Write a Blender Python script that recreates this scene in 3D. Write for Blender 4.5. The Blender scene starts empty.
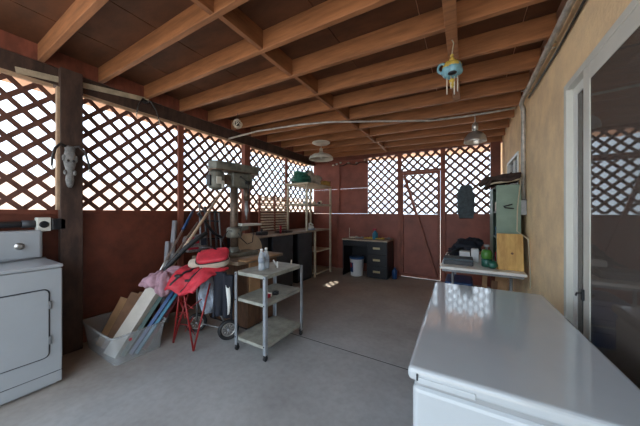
import bpy, bmesh, math, random
from mathutils import Vector, Matrix, noise
random.seed(7)
C = bpy.context.scene.collection
PI = math.pi
V = Vector

# ------------------------------------------------------------------ materials
def mat(name, col, rough=.6, metal=0., var=.0, scale=8., stretch=(1,1,1), bump=0., bscale=None, col2=None, spec=.5, coat=0., alpha=1., detail=5.):
    m = bpy.data.materials.new(name); m.use_nodes = True
    nt = m.node_tree; n = nt.nodes; l = nt.links
    b = n['Principled BSDF']
    b.inputs['Roughness'].default_value = rough
    b.inputs['Metallic'].default_value = metal
    b.inputs['Specular IOR Level'].default_value = spec
    b.inputs['Coat Weight'].default_value = coat
    b.inputs['Coat Roughness'].default_value = .08
    b.inputs['Alpha'].default_value = alpha
    b.inputs['Base Color'].default_value = (*col, 1)
    if var or col2 or bump:
        tc = n.new('ShaderNodeTexCoord'); mp = n.new('ShaderNodeMapping')
        mp.inputs['Scale'].default_value = stretch
        l.new(tc.outputs['Object'], mp.inputs['Vector'])
        nz = n.new('ShaderNodeTexNoise'); nz.inputs['Scale'].default_value = scale; nz.inputs['Detail'].default_value = detail
        nz.inputs['Roughness'].default_value = .65
        l.new(mp.outputs['Vector'], nz.inputs['Vector'])
        if var or col2:
            c2 = col2 if col2 else tuple(max(0, c*(1-var)) for c in col)
            c1 = col if col2 else tuple(min(1, c*(1+var*.6)) for c in col)
            r = n.new('ShaderNodeValToRGB')
            r.color_ramp.elements[0].position = .35; r.color_ramp.elements[0].color = (*c2, 1)
            r.color_ramp.elements[1].position = .65; r.color_ramp.elements[1].color = (*c1, 1)
            l.new(nz.outputs['Fac'], r.inputs['Fac']); l.new(r.outputs['Color'], b.inputs['Base Color'])
        if bump:
            nb = nz
            if bscale:
                nb = n.new('ShaderNodeTexNoise'); nb.inputs['Scale'].default_value = bscale; nb.inputs['Detail'].default_value = 4
                l.new(mp.outputs['Vector'], nb.inputs['Vector'])
            bp = n.new('ShaderNodeBump'); bp.inputs['Strength'].default_value = bump; bp.inputs['Distance'].default_value = .01
            l.new(nb.outputs['Fac'], bp.inputs['Height']); l.new(bp.outputs['Normal'], b.inputs['Normal'])
    return m

M = {}
M['joist'] = mat('joist_wood', (.37,.155,.065), .55, var=.3, scale=3, stretch=(1,9,9), bump=.15)
M['block'] = mat('block_wood', (.30,.12,.05), .6, var=.3, scale=3, stretch=(6,1,6))
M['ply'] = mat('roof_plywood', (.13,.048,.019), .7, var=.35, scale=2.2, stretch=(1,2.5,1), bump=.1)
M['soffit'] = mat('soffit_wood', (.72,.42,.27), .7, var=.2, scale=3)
M['postbrown'] = mat('dark_brown_timber', (.065,.034,.024), .7, var=.45, scale=5, stretch=(3,3,1), bump=.2)
M['brown'] = mat('brown_paint', (.15,.038,.02), .5, var=.3, scale=5, bump=.12, bscale=30)
M['brownback'] = mat('red_brown_panel', (.27,.078,.05), .55, var=.28, scale=2.5, bump=.1, bscale=20)
M['redpost'] = mat('red_brown_post', (.25,.075,.045), .6, var=.3, scale=4, stretch=(3,3,1))
M['lattice'] = mat('lattice_brown', (.13,.052,.036), .6, var=.3, scale=10)
M['tanwood'] = mat('tan_trim_wood', (.45,.30,.19), .7, var=.3, scale=6, stretch=(1,1,1))
M['yardstick'] = mat('pale_lath', (.50,.41,.29), .7, var=.3, scale=9)
M['stucco'] = mat('stucco', (.95,.70,.42), .9, var=.14, scale=5, bump=.6, bscale=55)
M['trimwhite'] = mat('cream_frame', (.72,.71,.64), .45, var=.06, scale=4)
M['vinyl'] = mat('white_vinyl', (.78,.79,.76), .35)
M['darkroom'] = mat('room_wall', (.16,.13,.11), .9, var=.2, scale=2)
M['white'] = mat('white_enamel', (.38,.405,.43), .28, var=.04, scale=3, coat=.3)
M['freezer'] = mat('freezer_enamel', (.54,.59,.63), .09, var=.03, scale=3, coat=.4)
M['rubber'] = mat('black_rubber', (.018,.018,.02), .6, var=.2, scale=9)
M['black'] = mat('black_paint', (.010,.010,.013), .4, var=.3, scale=8)
M['charcoal'] = mat('charcoal_laminate', (.05,.055,.065), .5, var=.25, scale=5)
M['grey'] = mat('grey_metal', (.30,.31,.32), .45, .5, var=.25, scale=12)
M['galv'] = mat('galvanised_conduit', (.50,.47,.43), .5, .4, var=.3, scale=12)
M['cart'] = mat('cart_grey_green', (.36,.36,.31), .5, .1, var=.3, scale=9, bump=.05)
M['cartleg'] = mat('cart_leg_steel', (.40,.43,.47), .4, .5, var=.2, scale=10)
M['drill'] = mat('drill_green_grey', (.17,.165,.135), .5, .2, var=.45, scale=10)
M['drillcol'] = mat('drill_column_rust', (.16,.115,.085), .5, .5, var=.4, scale=15)
M['plate'] = mat('dull_plate', (.55,.52,.45), .4, .3)
M['cream'] = mat('cream_shelf', (.52,.45,.33), .6, var=.2, scale=7)
M['ivory'] = mat('ivory', (.72,.64,.52), .5, var=.25, scale=20)
M['counter'] = mat('countertop_tan', (.34,.27,.20), .5, var=.3, scale=7)
M['benchwood'] = mat('bench_wood', (.30,.225,.16), .65, var=.35, scale=6, stretch=(4,1,4))
M['benchdark'] = mat('bench_dark_wood', (.13,.065,.035), .6, var=.35, scale=6, stretch=(4,4,1))
M['disc'] = mat('tan_disc', (.55,.42,.29), .7, var=.2, scale=5)
M['plyboard'] = mat('yellow_plywood', (.72,.45,.14), .55, var=.3, scale=3, stretch=(5,5,1), col2=(.48,.26,.07))
M['sage'] = mat('sage_green_steel', (.19,.265,.20), .4, .1, var=.12, scale=6)
M['tabletop'] = mat('folding_tabletop', (.88,.86,.82), .4, var=.12, scale=8)
M['red'] = mat('red_nylon', (.56,.03,.05), .6, var=.35, scale=9, bump=.3, bscale=14)
M['redtube'] = mat('red_tube', (.26,.014,.014), .4)
M['beige'] = mat('cream_canvas', (.56,.47,.38), .8, var=.2, scale=10, bump=.3, bscale=14)
M['pink'] = mat('mauve_fleece', (.42,.25,.30), .95, var=.25, scale=13, bump=.4, bscale=30)
M['navy'] = mat('navy_cloth', (.010,.012,.022), .8, var=.3, scale=9)
M['lightblue'] = mat('pale_blue_cloth', (.33,.38,.46), .85, var=.35, scale=10)
M['blue'] = mat('blue_plastic', (.015,.06,.18), .4, var=.2, scale=6)
M['teal'] = mat('teal_board', (.02,.16,.25), .4, var=.2, scale=6)
M['darkgreen'] = mat('dark_green_board', (.03,.07,.06), .5)
M['maroon'] = mat('maroon_board', (.15,.01,.025), .5)
M['cardboard'] = mat('cardboard', (.42,.24,.12), .8, var=.2, scale=6)
M['wooddark'] = mat('brown_board', (.20,.10,.05), .7, var=.3, scale=6)
M['paper'] = mat('white_foam', (.62,.57,.50), .8, var=.1, scale=6)
M['purered'] = mat('red_sticker', (.35,.01,.03), .5)
M['greenhose'] = mat('green_hose', (.03,.17,.12), .45, var=.3, scale=14)
M['yellowcloth'] = mat('ochre_cloth', (.45,.26,.06), .8, var=.3, scale=12)
M['lampwhite'] = mat('lamp_enamel', (.55,.52,.45), .35, var=.15, scale=9)
M['alu'] = mat('spun_aluminium', (.60,.58,.55), .28, .85, var=.1, scale=9)
M['ceramicblue'] = mat('blue_ceramic', (.20,.42,.50), .35, var=.3, scale=30, coat=.3)
M['gold'] = mat('mustard_ceramic', (.60,.42,.08), .4, var=.3, scale=30)
M['bone'] = mat('grey_bone', (.25,.245,.24), .7, var=.4, scale=25, bump=.4)
M['horn'] = mat('dark_horn', (.035,.028,.025), .45, var=.3, scale=20)
M['lime'] = mat('lime_plastic', (.06,.20,.03), .35)
M['bottleg'] = mat('green_bottle', (.01,.10,.07), .3)
M['slate'] = mat('slate_foam', (.075,.10,.115), .75, var=.35, scale=14, bump=.3)
M['brass'] = mat('dull_brass', (.50,.42,.25), .35, .8)
M['bucketw'] = mat('bucket_white', (.62,.62,.62), .4)
M['darkcloth'] = mat('dark_brown_cloth', (.045,.025,.02), .85, var=.4, scale=12)
M['woodpole'] = mat('pale_pole', (.60,.44,.30), .6, var=.2, scale=9)
M['whitepipe'] = mat('white_pipe', (.42,.42,.45), .45, var=.1, scale=7)
M['outside'] = mat('outside_stucco', (.85,.66,.54), .9, var=.08, scale=2)
M['ground'] = mat('outside_concrete', (.50,.45,.39), .9, var=.15, scale=1.2)
M['cord'] = mat('pale_cord', (.50,.42,.30), .6)

def glassy(name, tint, rough=.02, ior=1.45, haze=None, hf=0.):
    m = bpy.data.materials.new(name); m.use_nodes = True
    nt = m.node_tree; n = nt.nodes; l = nt.links; n.remove(n['Principled BSDF'])
    o = n['Material Output']; mx = n.new('ShaderNodeMixShader'); fr = n.new('ShaderNodeFresnel'); fr.inputs['IOR'].default_value = ior
    t = n.new('ShaderNodeBsdfTransparent'); t.inputs['Color'].default_value = (*tint, 1)
    g = n.new('ShaderNodeBsdfGlossy'); g.inputs['Roughness'].default_value = rough; g.inputs['Color'].default_value = (1,1,1,1)
    l.new(fr.outputs[0], mx.inputs[0]); l.new(t.outputs[0], mx.inputs[1]); l.new(g.outputs[0], mx.inputs[2]); l.new(mx.outputs[0], o.inputs['Surface'])
    if haze:
        df = n.new('ShaderNodeBsdfDiffuse'); df.inputs['Color'].default_value = (*haze,1); m2 = n.new('ShaderNodeMixShader'); m2.inputs[0].default_value = hf
        l.new(mx.outputs[0], m2.inputs[1]); l.new(df.outputs[0], m2.inputs[2]); l.new(m2.outputs[0], o.inputs['Surface'])
    return m
M['glass'] = glassy('door_glass', (.75,.72,.68), .02, 1.55, (.20,.17,.15), .42)
M['screen'] = mat('insect_screen', (.16,.14,.125), .8, alpha=.8)
M['winglass'] = glassy('window_glass', (.25,.28,.3), .02, 1.8)
M['water'] = glassy('water', (.88,.92,.95), .02, 1.33)
def translucent(name, col, f=.30):
    m = bpy.data.materials.new(name); m.use_nodes = True
    nt = m.node_tree; n = nt.nodes; l = nt.links; n.remove(n['Principled BSDF'])
    o = n['Material Output']; mx = n.new('ShaderNodeMixShader'); mx.inputs[0].default_value = f
    t = n.new('ShaderNodeBsdfTransparent'); t.inputs['Color'].default_value = (.93,.95,.97,1)
    p = n.new('ShaderNodeBsdfPrincipled'); p.inputs['Base Color'].default_value = (*col,1); p.inputs['Roughness'].default_value = .35
    l.new(t.outputs[0], mx.inputs[1]); l.new(p.outputs[0], mx.inputs[2]); l.new(mx.outputs[0], o.inputs['Surface'])
    return m
M['tote'] = translucent('frosted_plastic', (.60,.60,.59), .25)
M['sackp'] = mat('sack_print', (.20,.17,.17), .7, var=.5, scale=40)
M['pet'] = translucent('clear_bottle_plastic', (.80,.86,.92), .38)

def floor_mat():
    m = bpy.data.materials.new('floor_concrete'); m.use_nodes = True
    nt = m.node_tree; n = nt.nodes; l = nt.links; b = n['Principled BSDF']
    tc = n.new('ShaderNodeTexCoord')
    n1 = n.new('ShaderNodeTexNoise'); n1.inputs['Scale'].default_value = 1.6; n1.inputs['Detail'].default_value = 8; n1.inputs['Roughness'].default_value = .6
    n2 = n.new('ShaderNodeTexNoise'); n2.inputs['Scale'].default_value = 22; n2.inputs['Detail'].default_value = 6
    for q in (n1, n2): l.new(tc.outputs['Object'], q.inputs['Vector'])
    r1 = n.new('ShaderNodeValToRGB'); e = r1.color_ramp.elements
    e[0].position = .3; e[0].color = (.31,.31,.31,1); e[1].position = .7; e[1].color = (.46,.465,.47,1)
    l.new(n1.outputs['Fac'], r1.inputs['Fac'])
    r2 = n.new('ShaderNodeValToRGB'); e = r2.color_ramp.elements
    e[0].position = .25; e[0].color = (.62,.6,.58,1); e[1].position = .6; e[1].color = (1,1,1,1)
    l.new(n2.outputs['Fac'], r2.inputs['Fac'])
    mu = n.new('ShaderNodeMixRGB'); mu.blend_type = 'MULTIPLY'; mu.inputs[0].default_value = .35
    l.new(r1.outputs['Color'], mu.inputs[1]); l.new(r2.outputs['Color'], mu.inputs[2])
    # old brown dirt lying on the slab of the far end and along the left wall
    sx = n.new('ShaderNodeSeparateXYZ'); l.new(tc.outputs['Object'], sx.inputs[0])
    my = n.new('ShaderNodeMapRange'); my.inputs['From Min'].default_value = 2.1; my.inputs['From Max'].default_value = 4.2; l.new(sx.outputs['Y'], my.inputs['Value'])
    mx_ = n.new('ShaderNodeMapRange'); mx_.inputs['From Min'].default_value = -2.1; mx_.inputs['From Max'].default_value = -2.9; l.new(sx.outputs['X'], mx_.inputs['Value'])
    ma = n.new('ShaderNodeMath'); ma.operation = 'MAXIMUM'; l.new(my.outputs[0], ma.inputs[0]); l.new(mx_.outputs[0], ma.inputs[1])
    mm = n.new('ShaderNodeMath'); mm.operation = 'MULTIPLY'; mm.inputs[1].default_value = .85; l.new(ma.outputs[0], mm.inputs[0])
    mb = n.new('ShaderNodeMixRGB'); mb.blend_type = 'MULTIPLY'; mb.inputs[2].default_value = (.98,.80,.64,1)
    l.new(mm.outputs[0], mb.inputs[0]); l.new(mu.outputs[0], mb.inputs[1]); l.new(mb.outputs[0], b.inputs['Base Color'])
    b.inputs['Roughness'].default_value = .62
    bp = n.new('ShaderNodeBump'); bp.inputs['Strength'].default_value = .04; bp.inputs['Distance'].default_value = .01
    l.new(n2.outputs['Fac'], bp.inputs['Height']); l.new(bp.outputs['Normal'], b.inputs['Normal'])
    return m
M['floor'] = floor_mat()

# ------------------------------------------------------------------ mesh building
class MB:
    def __init__(s): s.bm = bmesh.new()
    def box(s, x0,x1,y0,y1,z0,z1, mtx=None):
        co = [(x,y,z) for x in (x0,x1) for y in (y0,y1) for z in (z0,z1)]
        v = [s.bm.verts.new(mtx @ V(c) if mtx else c) for c in co]
        for f in ((0,1,3,2),(4,6,7,5),(0,4,5,1),(2,3,7,6),(0,2,6,4),(1,5,7,3)): s.bm.faces.new([v[i] for i in f])
        return s
    def rbox(s, x0,x1,y0,y1,z0,z1, r=.01, seg=2, mtx=None):
        t = bmesh.new()
        co = [(x,y,z) for x in (x0,x1) for y in (y0,y1) for z in (z0,z1)]
        v = [t.verts.new(c) for c in co]
        for f in ((0,1,3,2),(4,6,7,5),(0,4,5,1),(2,3,7,6),(0,2,6,4),(1,5,7,3)): t.faces.new([v[i] for i in f])
        bmesh.ops.bevel(t, geom=t.edges[:], offset=r, segments=seg, profile=.5, affect='EDGES')
        s._merge(t, mtx); return s
    def _merge(s, t, mtx=None, smooth=False):
        mp = {}
        for v in t.verts: mp[v] = s.bm.verts.new(mtx @ v.co if mtx else v.co)
        for f in t.faces:
            try:
                g = s.bm.faces.new([mp[v] for v in f.verts]); g.smooth = smooth or f.smooth
            except ValueError: pass
        t.free()
    def bar(s, a, b, w, h, up=(0,0,1)):
        """rectangular bar from a to b, w wide, h tall (along up)"""
        a, b = V(a), V(b); d = (b-a).normalized(); u = V(up); r = d.cross(u)
        if r.length < 1e-4: r = d.cross(V((1,0,0)))
        r.normalize(); u = r.cross(d).normalized()
        v = []
        for p in (a, b):
            for i, j in ((-1,-1),(1,-1),(1,1),(-1,1)): v.append(s.bm.verts.new(p + r*i*w/2 + u*j*h/2))
        for f in ((0,1,2,3),(7,6,5,4),(0,4,5,1),(1,5,6,2),(2,6,7,3),(3,7,4,0)): s.bm.faces.new([v[i] for i in f])
        return s
    def tube(s, pts, r, n=8, closed=False, caps=True):
        pts = [V(p) for p in pts]; N = len(pts); rings = []
        rr = r if isinstance(r, (list, tuple)) else [r]*N
        pu = None
        for i, p in enumerate(pts):
            if closed: d = pts[(i+1)%N] - pts[i-1]
            else: d = pts[min(i+1,N-1)] - pts[max(i-1,0)]
            if d.length < 1e-7: d = V((0,0,1))
            d.normalize()
            u = pu if pu else (V((0,0,1)) if abs(d.z) < .9 else V((1,0,0)))
            x = d.cross(u)
            if x.length < 1e-4: x = d.cross(V((0,1,0)))
            x.normalize(); u = x.cross(d).normalized(); pu = u
            rings.append([s.bm.verts.new(p + (x*math.cos(2*PI*k/n) + u*math.sin(2*PI*k/n))*rr[i]) for k in range(n)])
        for i in range(N if closed else N-1):
            A, B = rings[i], rings[(i+1)%N]
            for k in range(n):
                f = s.bm.faces.new([A[k], A[(k+1)%n], B[(k+1)%n], B[k]]); f.smooth = True
        if not closed and caps:
            s.bm.faces.new(rings[0][::-1]); s.bm.faces.new(rings[-1])
        return s
    def lathe(s, prof, c=(0,0,0), n=20, mtx=None, smooth=True):
        """prof: (radius, z) list; revolved about z through c, then mtx"""
        rings = []
        for r, z in prof:
            ring = []
            for k in range(n):
                p = V((r*math.cos(2*PI*k/n), r*math.sin(2*PI*k/n), z))
                if mtx: p = mtx @ p
                ring.append(s.bm.verts.new(p + V(c)))
            rings.append(ring)
        for A, B in zip(rings, rings[1:]):
            for k in range(n):
                f = s.bm.faces.new([A[k], A[(k+1)%n], B[(k+1)%n], B[k]]); f.smooth = smooth
        s.bm.faces.new(rings[0][::-1]); s.bm.faces.new(rings[-1])
        return s
    def blob(s, c, rad, seed=0, amp=.12, fr=3., n=16, mtx=None, flat=None):
        t = bmesh.new(); bmesh.ops.create_uvsphere(t, u_segments=n*2, v_segments=n, radius=1)
        for v in t.verts:
            d = v.co.normalized(); k = 1 + amp*noise.noise(d*fr + V((seed*7.3, seed*1.7, 0))) + amp*.5*noise.noise(d*fr*2.7 + V((seed, 3, seed)))
            p = V((d.x*rad[0], d.y*rad[1], d.z*rad[2]))*k
            if mtx: p = mtx @ p
            v.co = p + V(c)
            if flat is not None and v.co.z < flat: v.co.z = flat
        for f in t.faces: f.smooth = True
        s._merge(t); return s
    def prism(s, poly, a, b):
        """poly of 3-D points extruded by vector b-a"""
        d = V(b) - V(a)
        A = [s.bm.verts.new(V(p)) for p in poly]; B = [s.bm.verts.new(V(p)+d) for p in poly]
        s.bm.faces.new(A[::-1]); s.bm.faces.new(B)
        for k in range(len(poly)): s.bm.faces.new([A[k], A[(k+1)%len(A)], B[(k+1)%len(A)], B[k]])
        return s
    def sheet(s, P, nu, nv, th=.006):
        """P(u,v)->point; a two sided cloth of thickness th"""
        g = [[V(P(i/nu, j/nv)) for j in range(nv+1)] for i in range(nu+1)]
        def nor(i, j):
            a = g[min(i+1,nu)][j] - g[max(i-1,0)][j]; b = g[i][min(j+1,nv)] - g[i][max(j-1,0)]
            q = a.cross(b); return q.normalized() if q.length > 1e-9 else V((0,0,1))
        T = [[s.bm.verts.new(g[i][j] + nor(i,j)*th/2) for j in range(nv+1)] for i in range(nu+1)]
        B = [[s.bm.verts.new(g[i][j] - nor(i,j)*th/2) for j in range(nv+1)] for i in range(nu+1)]
        for i in range(nu):
            for j in range(nv):
                for q, o in ((T,1),(B,-1)):
                    f = s.bm.faces.new([q[i][j], q[i+1][j], q[i+1][j+1], q[i][j+1]][::o]); f.smooth = True
        for i in range(nu):
            for j in (0, nv): s.bm.faces.new([T[i][j], T[i+1][j], B[i+1][j], B[i][j]])
        for j in range(nv):
            for i in (0, nu): s.bm.faces.new([T[i][j], T[i][j+1], B[i][j+1], B[i][j]])
        return s
    def build(s, name, m, parent=None, bevel=0):
        me = bpy.data.meshes.new(name)
        off = parent_loc(parent)
        bmesh.ops.recalc_face_normals(s.bm, faces=s.bm.faces[:])
        for v in s.bm.verts: v.co -= off
        s.bm.to_mesh(me); s.bm.free()
        me.materials.append(M[m] if isinstance(m, str) else m)
        o = bpy.data.objects.new(name, me); C.objects.link(o)
        if parent: o.parent = parent
        if bevel:
            b = o.modifiers.new('bevel', 'BEVEL'); b.width = bevel; b.segments = 2; b.limit_method = 'ANGLE'
        return o
def parent_loc(p):
    o = V((0,0,0))
    while p: o += p.location; p = p.parent
    return o
def box(*a): return MB().box(*a)
def tag(o, label, cat, group=None):
    o['label'] = label; o['category'] = cat
    if group: o['group'] = group
    return o
def thing(name, label, cat, loc, group=None):
    o = bpy.data.objects.new(name, None); o.empty_display_size = .1; C.objects.link(o); o.location = loc
    return tag(o, label, cat, group)
def struct(name, mb, m, bevel=0):
    o = mb.build(name, m, None, bevel); o['kind'] = 'structure'; return o
def solo(name, mb, m, label, cat, group=None, bevel=0):
    return tag(mb.build(name, m, None, bevel), label, cat, group)
ORD = ['first','second','third','fourth','fifth','sixth','seventh','eighth','ninth','tenth','eleventh','twelfth','thirteenth']

# ------------------------------------------------------------------ room shell
XL, XR, YB = -3.29, .55, 5.25
YF = -.95
def zj(x): return 2.538 - .033*x        # underside of the joists
fl = MB()
fl.box(-3.45, .75, -1.9, 2.119, -.15, 0); fl.box(-3.45, .75, 2.133, 5.45, -.15, 0)
struct('floor', fl, 'floor')
struct('trim_3', box(-3.45,.75,2.1195,2.1325,-.1,-.0015), 'black')
g = MB(); g.box(-40, 30, -40, 50, -.3, -.151); g.box(-40,-3.45,-40,50,-.151,-.03); g.box(-3.45,30,5.45,50,-.151,-.03); g.box(-3.45,30,-40,-1.9,-.151,-.03)
struct('trim_ground', g, 'ground').name = 'floor_outside'

# ceiling: plywood sheets and the roof above, with its overhang and a hole added there to shape the sun patch on the floor
cl = MB()
def slab(mb, x0,x1,y0,y1, dz0, dz1):
    v = [mb.bm.verts.new((x,y,zj(x)+dz)) for x in (x0,x1) for y in (y0,y1) for dz in (dz0,dz1)]
    for f in ((0,1,3,2),(4,6,7,5),(0,4,5,1),(2,3,7,6),(0,2,6,4),(1,5,7,3)): mb.bm.faces.new([v[i] for i in f])
xs = [-3.32,-2.72,-2.10,-1.48,-.90,-.28,.36,.54]
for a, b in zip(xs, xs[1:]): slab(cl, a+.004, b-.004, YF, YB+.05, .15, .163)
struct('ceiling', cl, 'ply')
rf = MB()
slab(rf, -4.7, 1.2, YF-.1, YB+.1, .1635, .19)
hx0,hx1,hy0,hy1 = -1.47,-1.31,5.58,5.99
slab(rf, -4.7, hx0, YB+.1, 6.75, .1635, .19); slab(rf, hx1, 1.2, YB+.1, 6.75, .1635, .19)
slab(rf, hx0, hx1, YB+.1, hy0, .14, .19); slab(rf, hx0, hx1, hy1, 6.75, .14, .19)
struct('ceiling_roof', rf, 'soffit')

# joists and the blocking between them
YJ = [.636 + .4165*k for k in range(12)]
for k, y in enumerate(YJ):
    mb = MB(); slab(mb, XL+.04, XR-.012, y-.04, y, 0, .15)
    solo('roof_joist', mb, 'joist', f'brown wooden ceiling joist, {ORD[k]} counted from the camera end of the roof', 'joist', 'ceiling joists', .003)
for k in range(11):
    mb = MB(); x = -1.40 + (.025 if k % 2 else -.02)*.6
    slab(mb, x-.02, x+.02, YJ[k], YJ[k+1]-.04, .004, .15)
    solo('blocking_board', mb, 'block', f'short wooden blocking piece in the middle of the ceiling, {ORD[k]} counted from the camera end', 'blocking', 'blocking between the joists')
mb = MB(); mb.box(-.115,-.045,-.2,3.02, zj(-.05)-.025, zj(-.08)-.001)
solo('batten', mb, 'joist', 'long wooden batten nailed across the undersides of the joists above the freezer', 'board', None, .003)

# left wall
def lattice(mb, u0,u1,z0,z1, place, pitch=.173, w=.040, th=.007):
    """diagonal strips clipped to a rectangle; place(u,z,depth) -> world"""
    for sgn, dep in ((1, 0.), (-1, th+.0005)):
        K = int((u1-u0 + z1-z0)/pitch) + 4
        base = u0 - (z1-z0) if sgn > 0 else u0
        for k in range(-2, K):
            c = math.floor(base/pitch)*pitch + k*pitch
            # centre line: u = c + sgn*(z-z0)
            hw = w*.7071
            # polygon strip corners clipped
            poly = [(c-hw, z0), (c+hw, z0), (c+hw+sgn*(z1-z0), z1), (c-hw+sgn*(z1-z0), z1)]
            for lim, keep in ((u0, 1), (u1, -1)):
                out = []
                for i in range(len(poly)):
                    p, q = poly[i], poly[(i+1) % len(poly)]
                    ip, iq = (p[0]-lim)*keep >= 0, (q[0]-lim)*keep >= 0
                    if ip: out.append(p)
                    if ip != iq:
                        t = (lim-p[0])/(q[0]-p[0]); out.append((lim, p[1]+t*(q[1]-p[1])))
                poly = out
                if not poly: break
            cl_ = []
            for p in poly:
                if not cl_ or (abs(p[0]-cl_[-1][0])+abs(p[1]-cl_[-1][1])) > 1e-5: cl_.append(p)
            if len(cl_) > 2 and (abs(cl_[0][0]-cl_[-1][0])+abs(cl_[0][1]-cl_[-1][1])) < 1e-5: cl_.pop()
            if len(cl_) < 3: continue
            A = [place(p[0],p[1],dep) for p in cl_]; B0 = place(cl_[0][0],cl_[0][1],dep+th)
            mb.prism(A, A[0], B0)
    return mb
ZS, ZT = 1.33, 2.48
wl = MB(); wl.box(XL-.03, XL, YF, 5.25, 0, ZS-.03)                       # lower boards
wl.box(XL-.03, XL+.03, YF, 5.25, ZS-.04, ZS)                            # sill
struct('trim_4', box(XL-.03, XL+.035, YF, 5.3, 2.648, 2.80), 'redpost')
struct('wall_left', wl, 'brown')
struct('trim_5', box(XL-.05, XL+.05, YF, 5.25, ZT, 2.637), 'postbrown')
tr = MB(); tr.box(XL+.005, XL+.045, YF, .69, ZT-.028, ZT-.001); tr.box(XL+.005, XL+.045, .86, 5.0, ZT-.028, ZT-.001)
struct('trim_1', tr, 'tanwood')
panels = [(-.93,.785,'behind the washer'),(.79,1.852,'between the thick post and the first thin stud'),(1.857,2.952,'behind the drill press'),(2.957,4.082,'behind the louvred shutter'),(4.087,5.22,'behind the storage shelf')]
for i,(a,b,w) in enumerate(panels):
    mb = MB(); lattice(mb, a, b, ZS, ZT-.02, lambda u,z,d: V((XL-.02+d, u, z)))
    solo('lattice_panel', mb, 'lattice', f'brown lattice panel in the left wall {w}', 'lattice', 'lattice panels in the walls')
def post(x0,x1,y0,y1,z1,lab,m='brown'):
    solo('wall_post', box(x0,x1,y0,y1,0,z1), m, lab, 'post', None, .004)
post(XL+.051, XL+.13, .720, .872, ZT+.15, 'thick dark brown timber post with the animal skull mounted on it', 'postbrown')
post(XL+.032, XL+.07, 1.82, 1.89, ZT-.03, 'thin reddish wooden stud in the lattice wall left of the drill press', 'redpost')
post(XL+.032, XL+.12, 2.895, 3.015, ZT-.03, 'reddish wooden post standing directly behind the drill press head', 'redpost')
post(XL+.032, XL+.07, 4.055, 4.115, ZT-.03, 'thin reddish wooden stud behind the left edge of the storage shelf', 'redpost')
tr2 = MB(); tr2.box(XL+.051, XL+.11, .702, .719, ZS, ZT-.03)
solo('trim_2', tr2, 'tanwood', 'x', 'y'); o = bpy.data.objects['trim_2']; del o['label']; del o['category']; o['kind'] = 'structure'
mb = MB(); mb.bar((XL+.062,.47,2.495),(XL+.062,1.47,2.635),.012,.05)
solo('measuring_lath', mb, 'yardstick', 'long pale wooden lath nailed aslant over the header above the skull post', 'board')

# back wall
wb = MB()
T0, T1 = YB, YB+.02
wb.box(XL, -1.865, T0,T1, 0, 1.285); 
wb2 = MB(); wb2.box(XL, -1.865, T0,T1, 1.288, 1.864); wb2.box(XL, -1.865, T0,T1, 1.868, 2.52); wb2.box(-2.60,-2.55,T0-.035,T0-.001,1.33,2.5); struct('wall_back_upper', wb2, 'brownback')
wb3 = MB(); wb3.box(XL, .55, T0-.03, T1+.03, 2.5205, 2.69); struct('trim_6', wb3, 'brown')
wb.box(-1.865, -1.205, T0,T1, .0, 1.27); wb.box(-.325, .40, T0,T1, 0, 1.27)
wb.box(-1.865,-1.205,T0-.02,T1+.02,1.25,1.285); wb.box(-.325,.40,T0-.02,T1+.02,1.25,1.285)
wb.box(-2.64,-2.60,T0-.035,T0-.001,0,1.25)
struct('wall_back', wb, 'brownback')
for (a,b,z0,z1,w) in ((-1.86,-1.21,1.285,2.52,'left of the gate'),(-1.14,-.405,2.16,2.52,'directly over the gate'),(-.325,.38,1.285,2.52,'right of the gate, holding the slate pad')):
    mb = MB(); lattice(mb, a, b, z0, z1, lambda u,z,d: V((u, YB+.004+d, z)), .165, .042)
    solo('lattice_panel', mb, 'lattice', f'brown lattice panel in the far wall {w}', 'lattice', 'lattice panels in the walls')
solo('wall_post', box(-1.205,-1.14,YB-.06,YB+.03,0,2.52), 'redpost', 'reddish wooden post on the left side of the gate', 'post')
solo('wall_post', box(-.405,-.325,YB-.06,YB+.03,0,2.52), 'redpost', 'reddish wooden post on the right side of the gate', 'post')
solo('wall_post', box(.38,.52,YB-.10,YB-.005,0,2.52), 'brown', 'dark brown post in the far right corner beside the stucco wall', 'post')
solo('lintel', box(-1.138,-.407,YB-.05,YB+.03,2.125,2.16), 'redpost', 'reddish crossbar over the top of the gate', 'lintel')
# gate
gx0,gx1,gz0,gz1 = -1.1395,-.4115,.010,2.12
gate = thing('gate', 'tall reddish brown gate with lattice top and diagonal brace in the far wall', 'gate', ((gx0+gx1)/2, YB-.02, gz0))
mb = MB(); y0,y1 = YB-.045, YB-.008
mb.box(gx0,gx0+.045,y0,y1,gz0,gz1); mb.box(gx1-.045,gx1,y0,y1,gz0,gz1); mb.box(gx0+.045,gx1-.045,y0,y1,gz1-.05,gz1); mb.box(gx0+.045,gx1-.045,y0,y1,gz0,gz0+.05)
mb.build('frame','redpost',gate,.003)
box(gx0+.03,gx1-.03,YB-.007,YB+.008,gz0+.01,1.275).build('panel','brownback',gate)
mb = MB(); lattice(mb, gx0+.046, gx1-.046, 1.28, gz1-.05, lambda u,z,d: V((u, YB-.006+d, z)), .165, .042); mb.build('lattice','lattice',gate)
mb = MB(); mb.bar((gx0+.07,YB-.06,gz1-.06),(gx1-.06,YB-.06,gz0+.03),.03,.05); mb.build('brace','redpost',gate)

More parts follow.
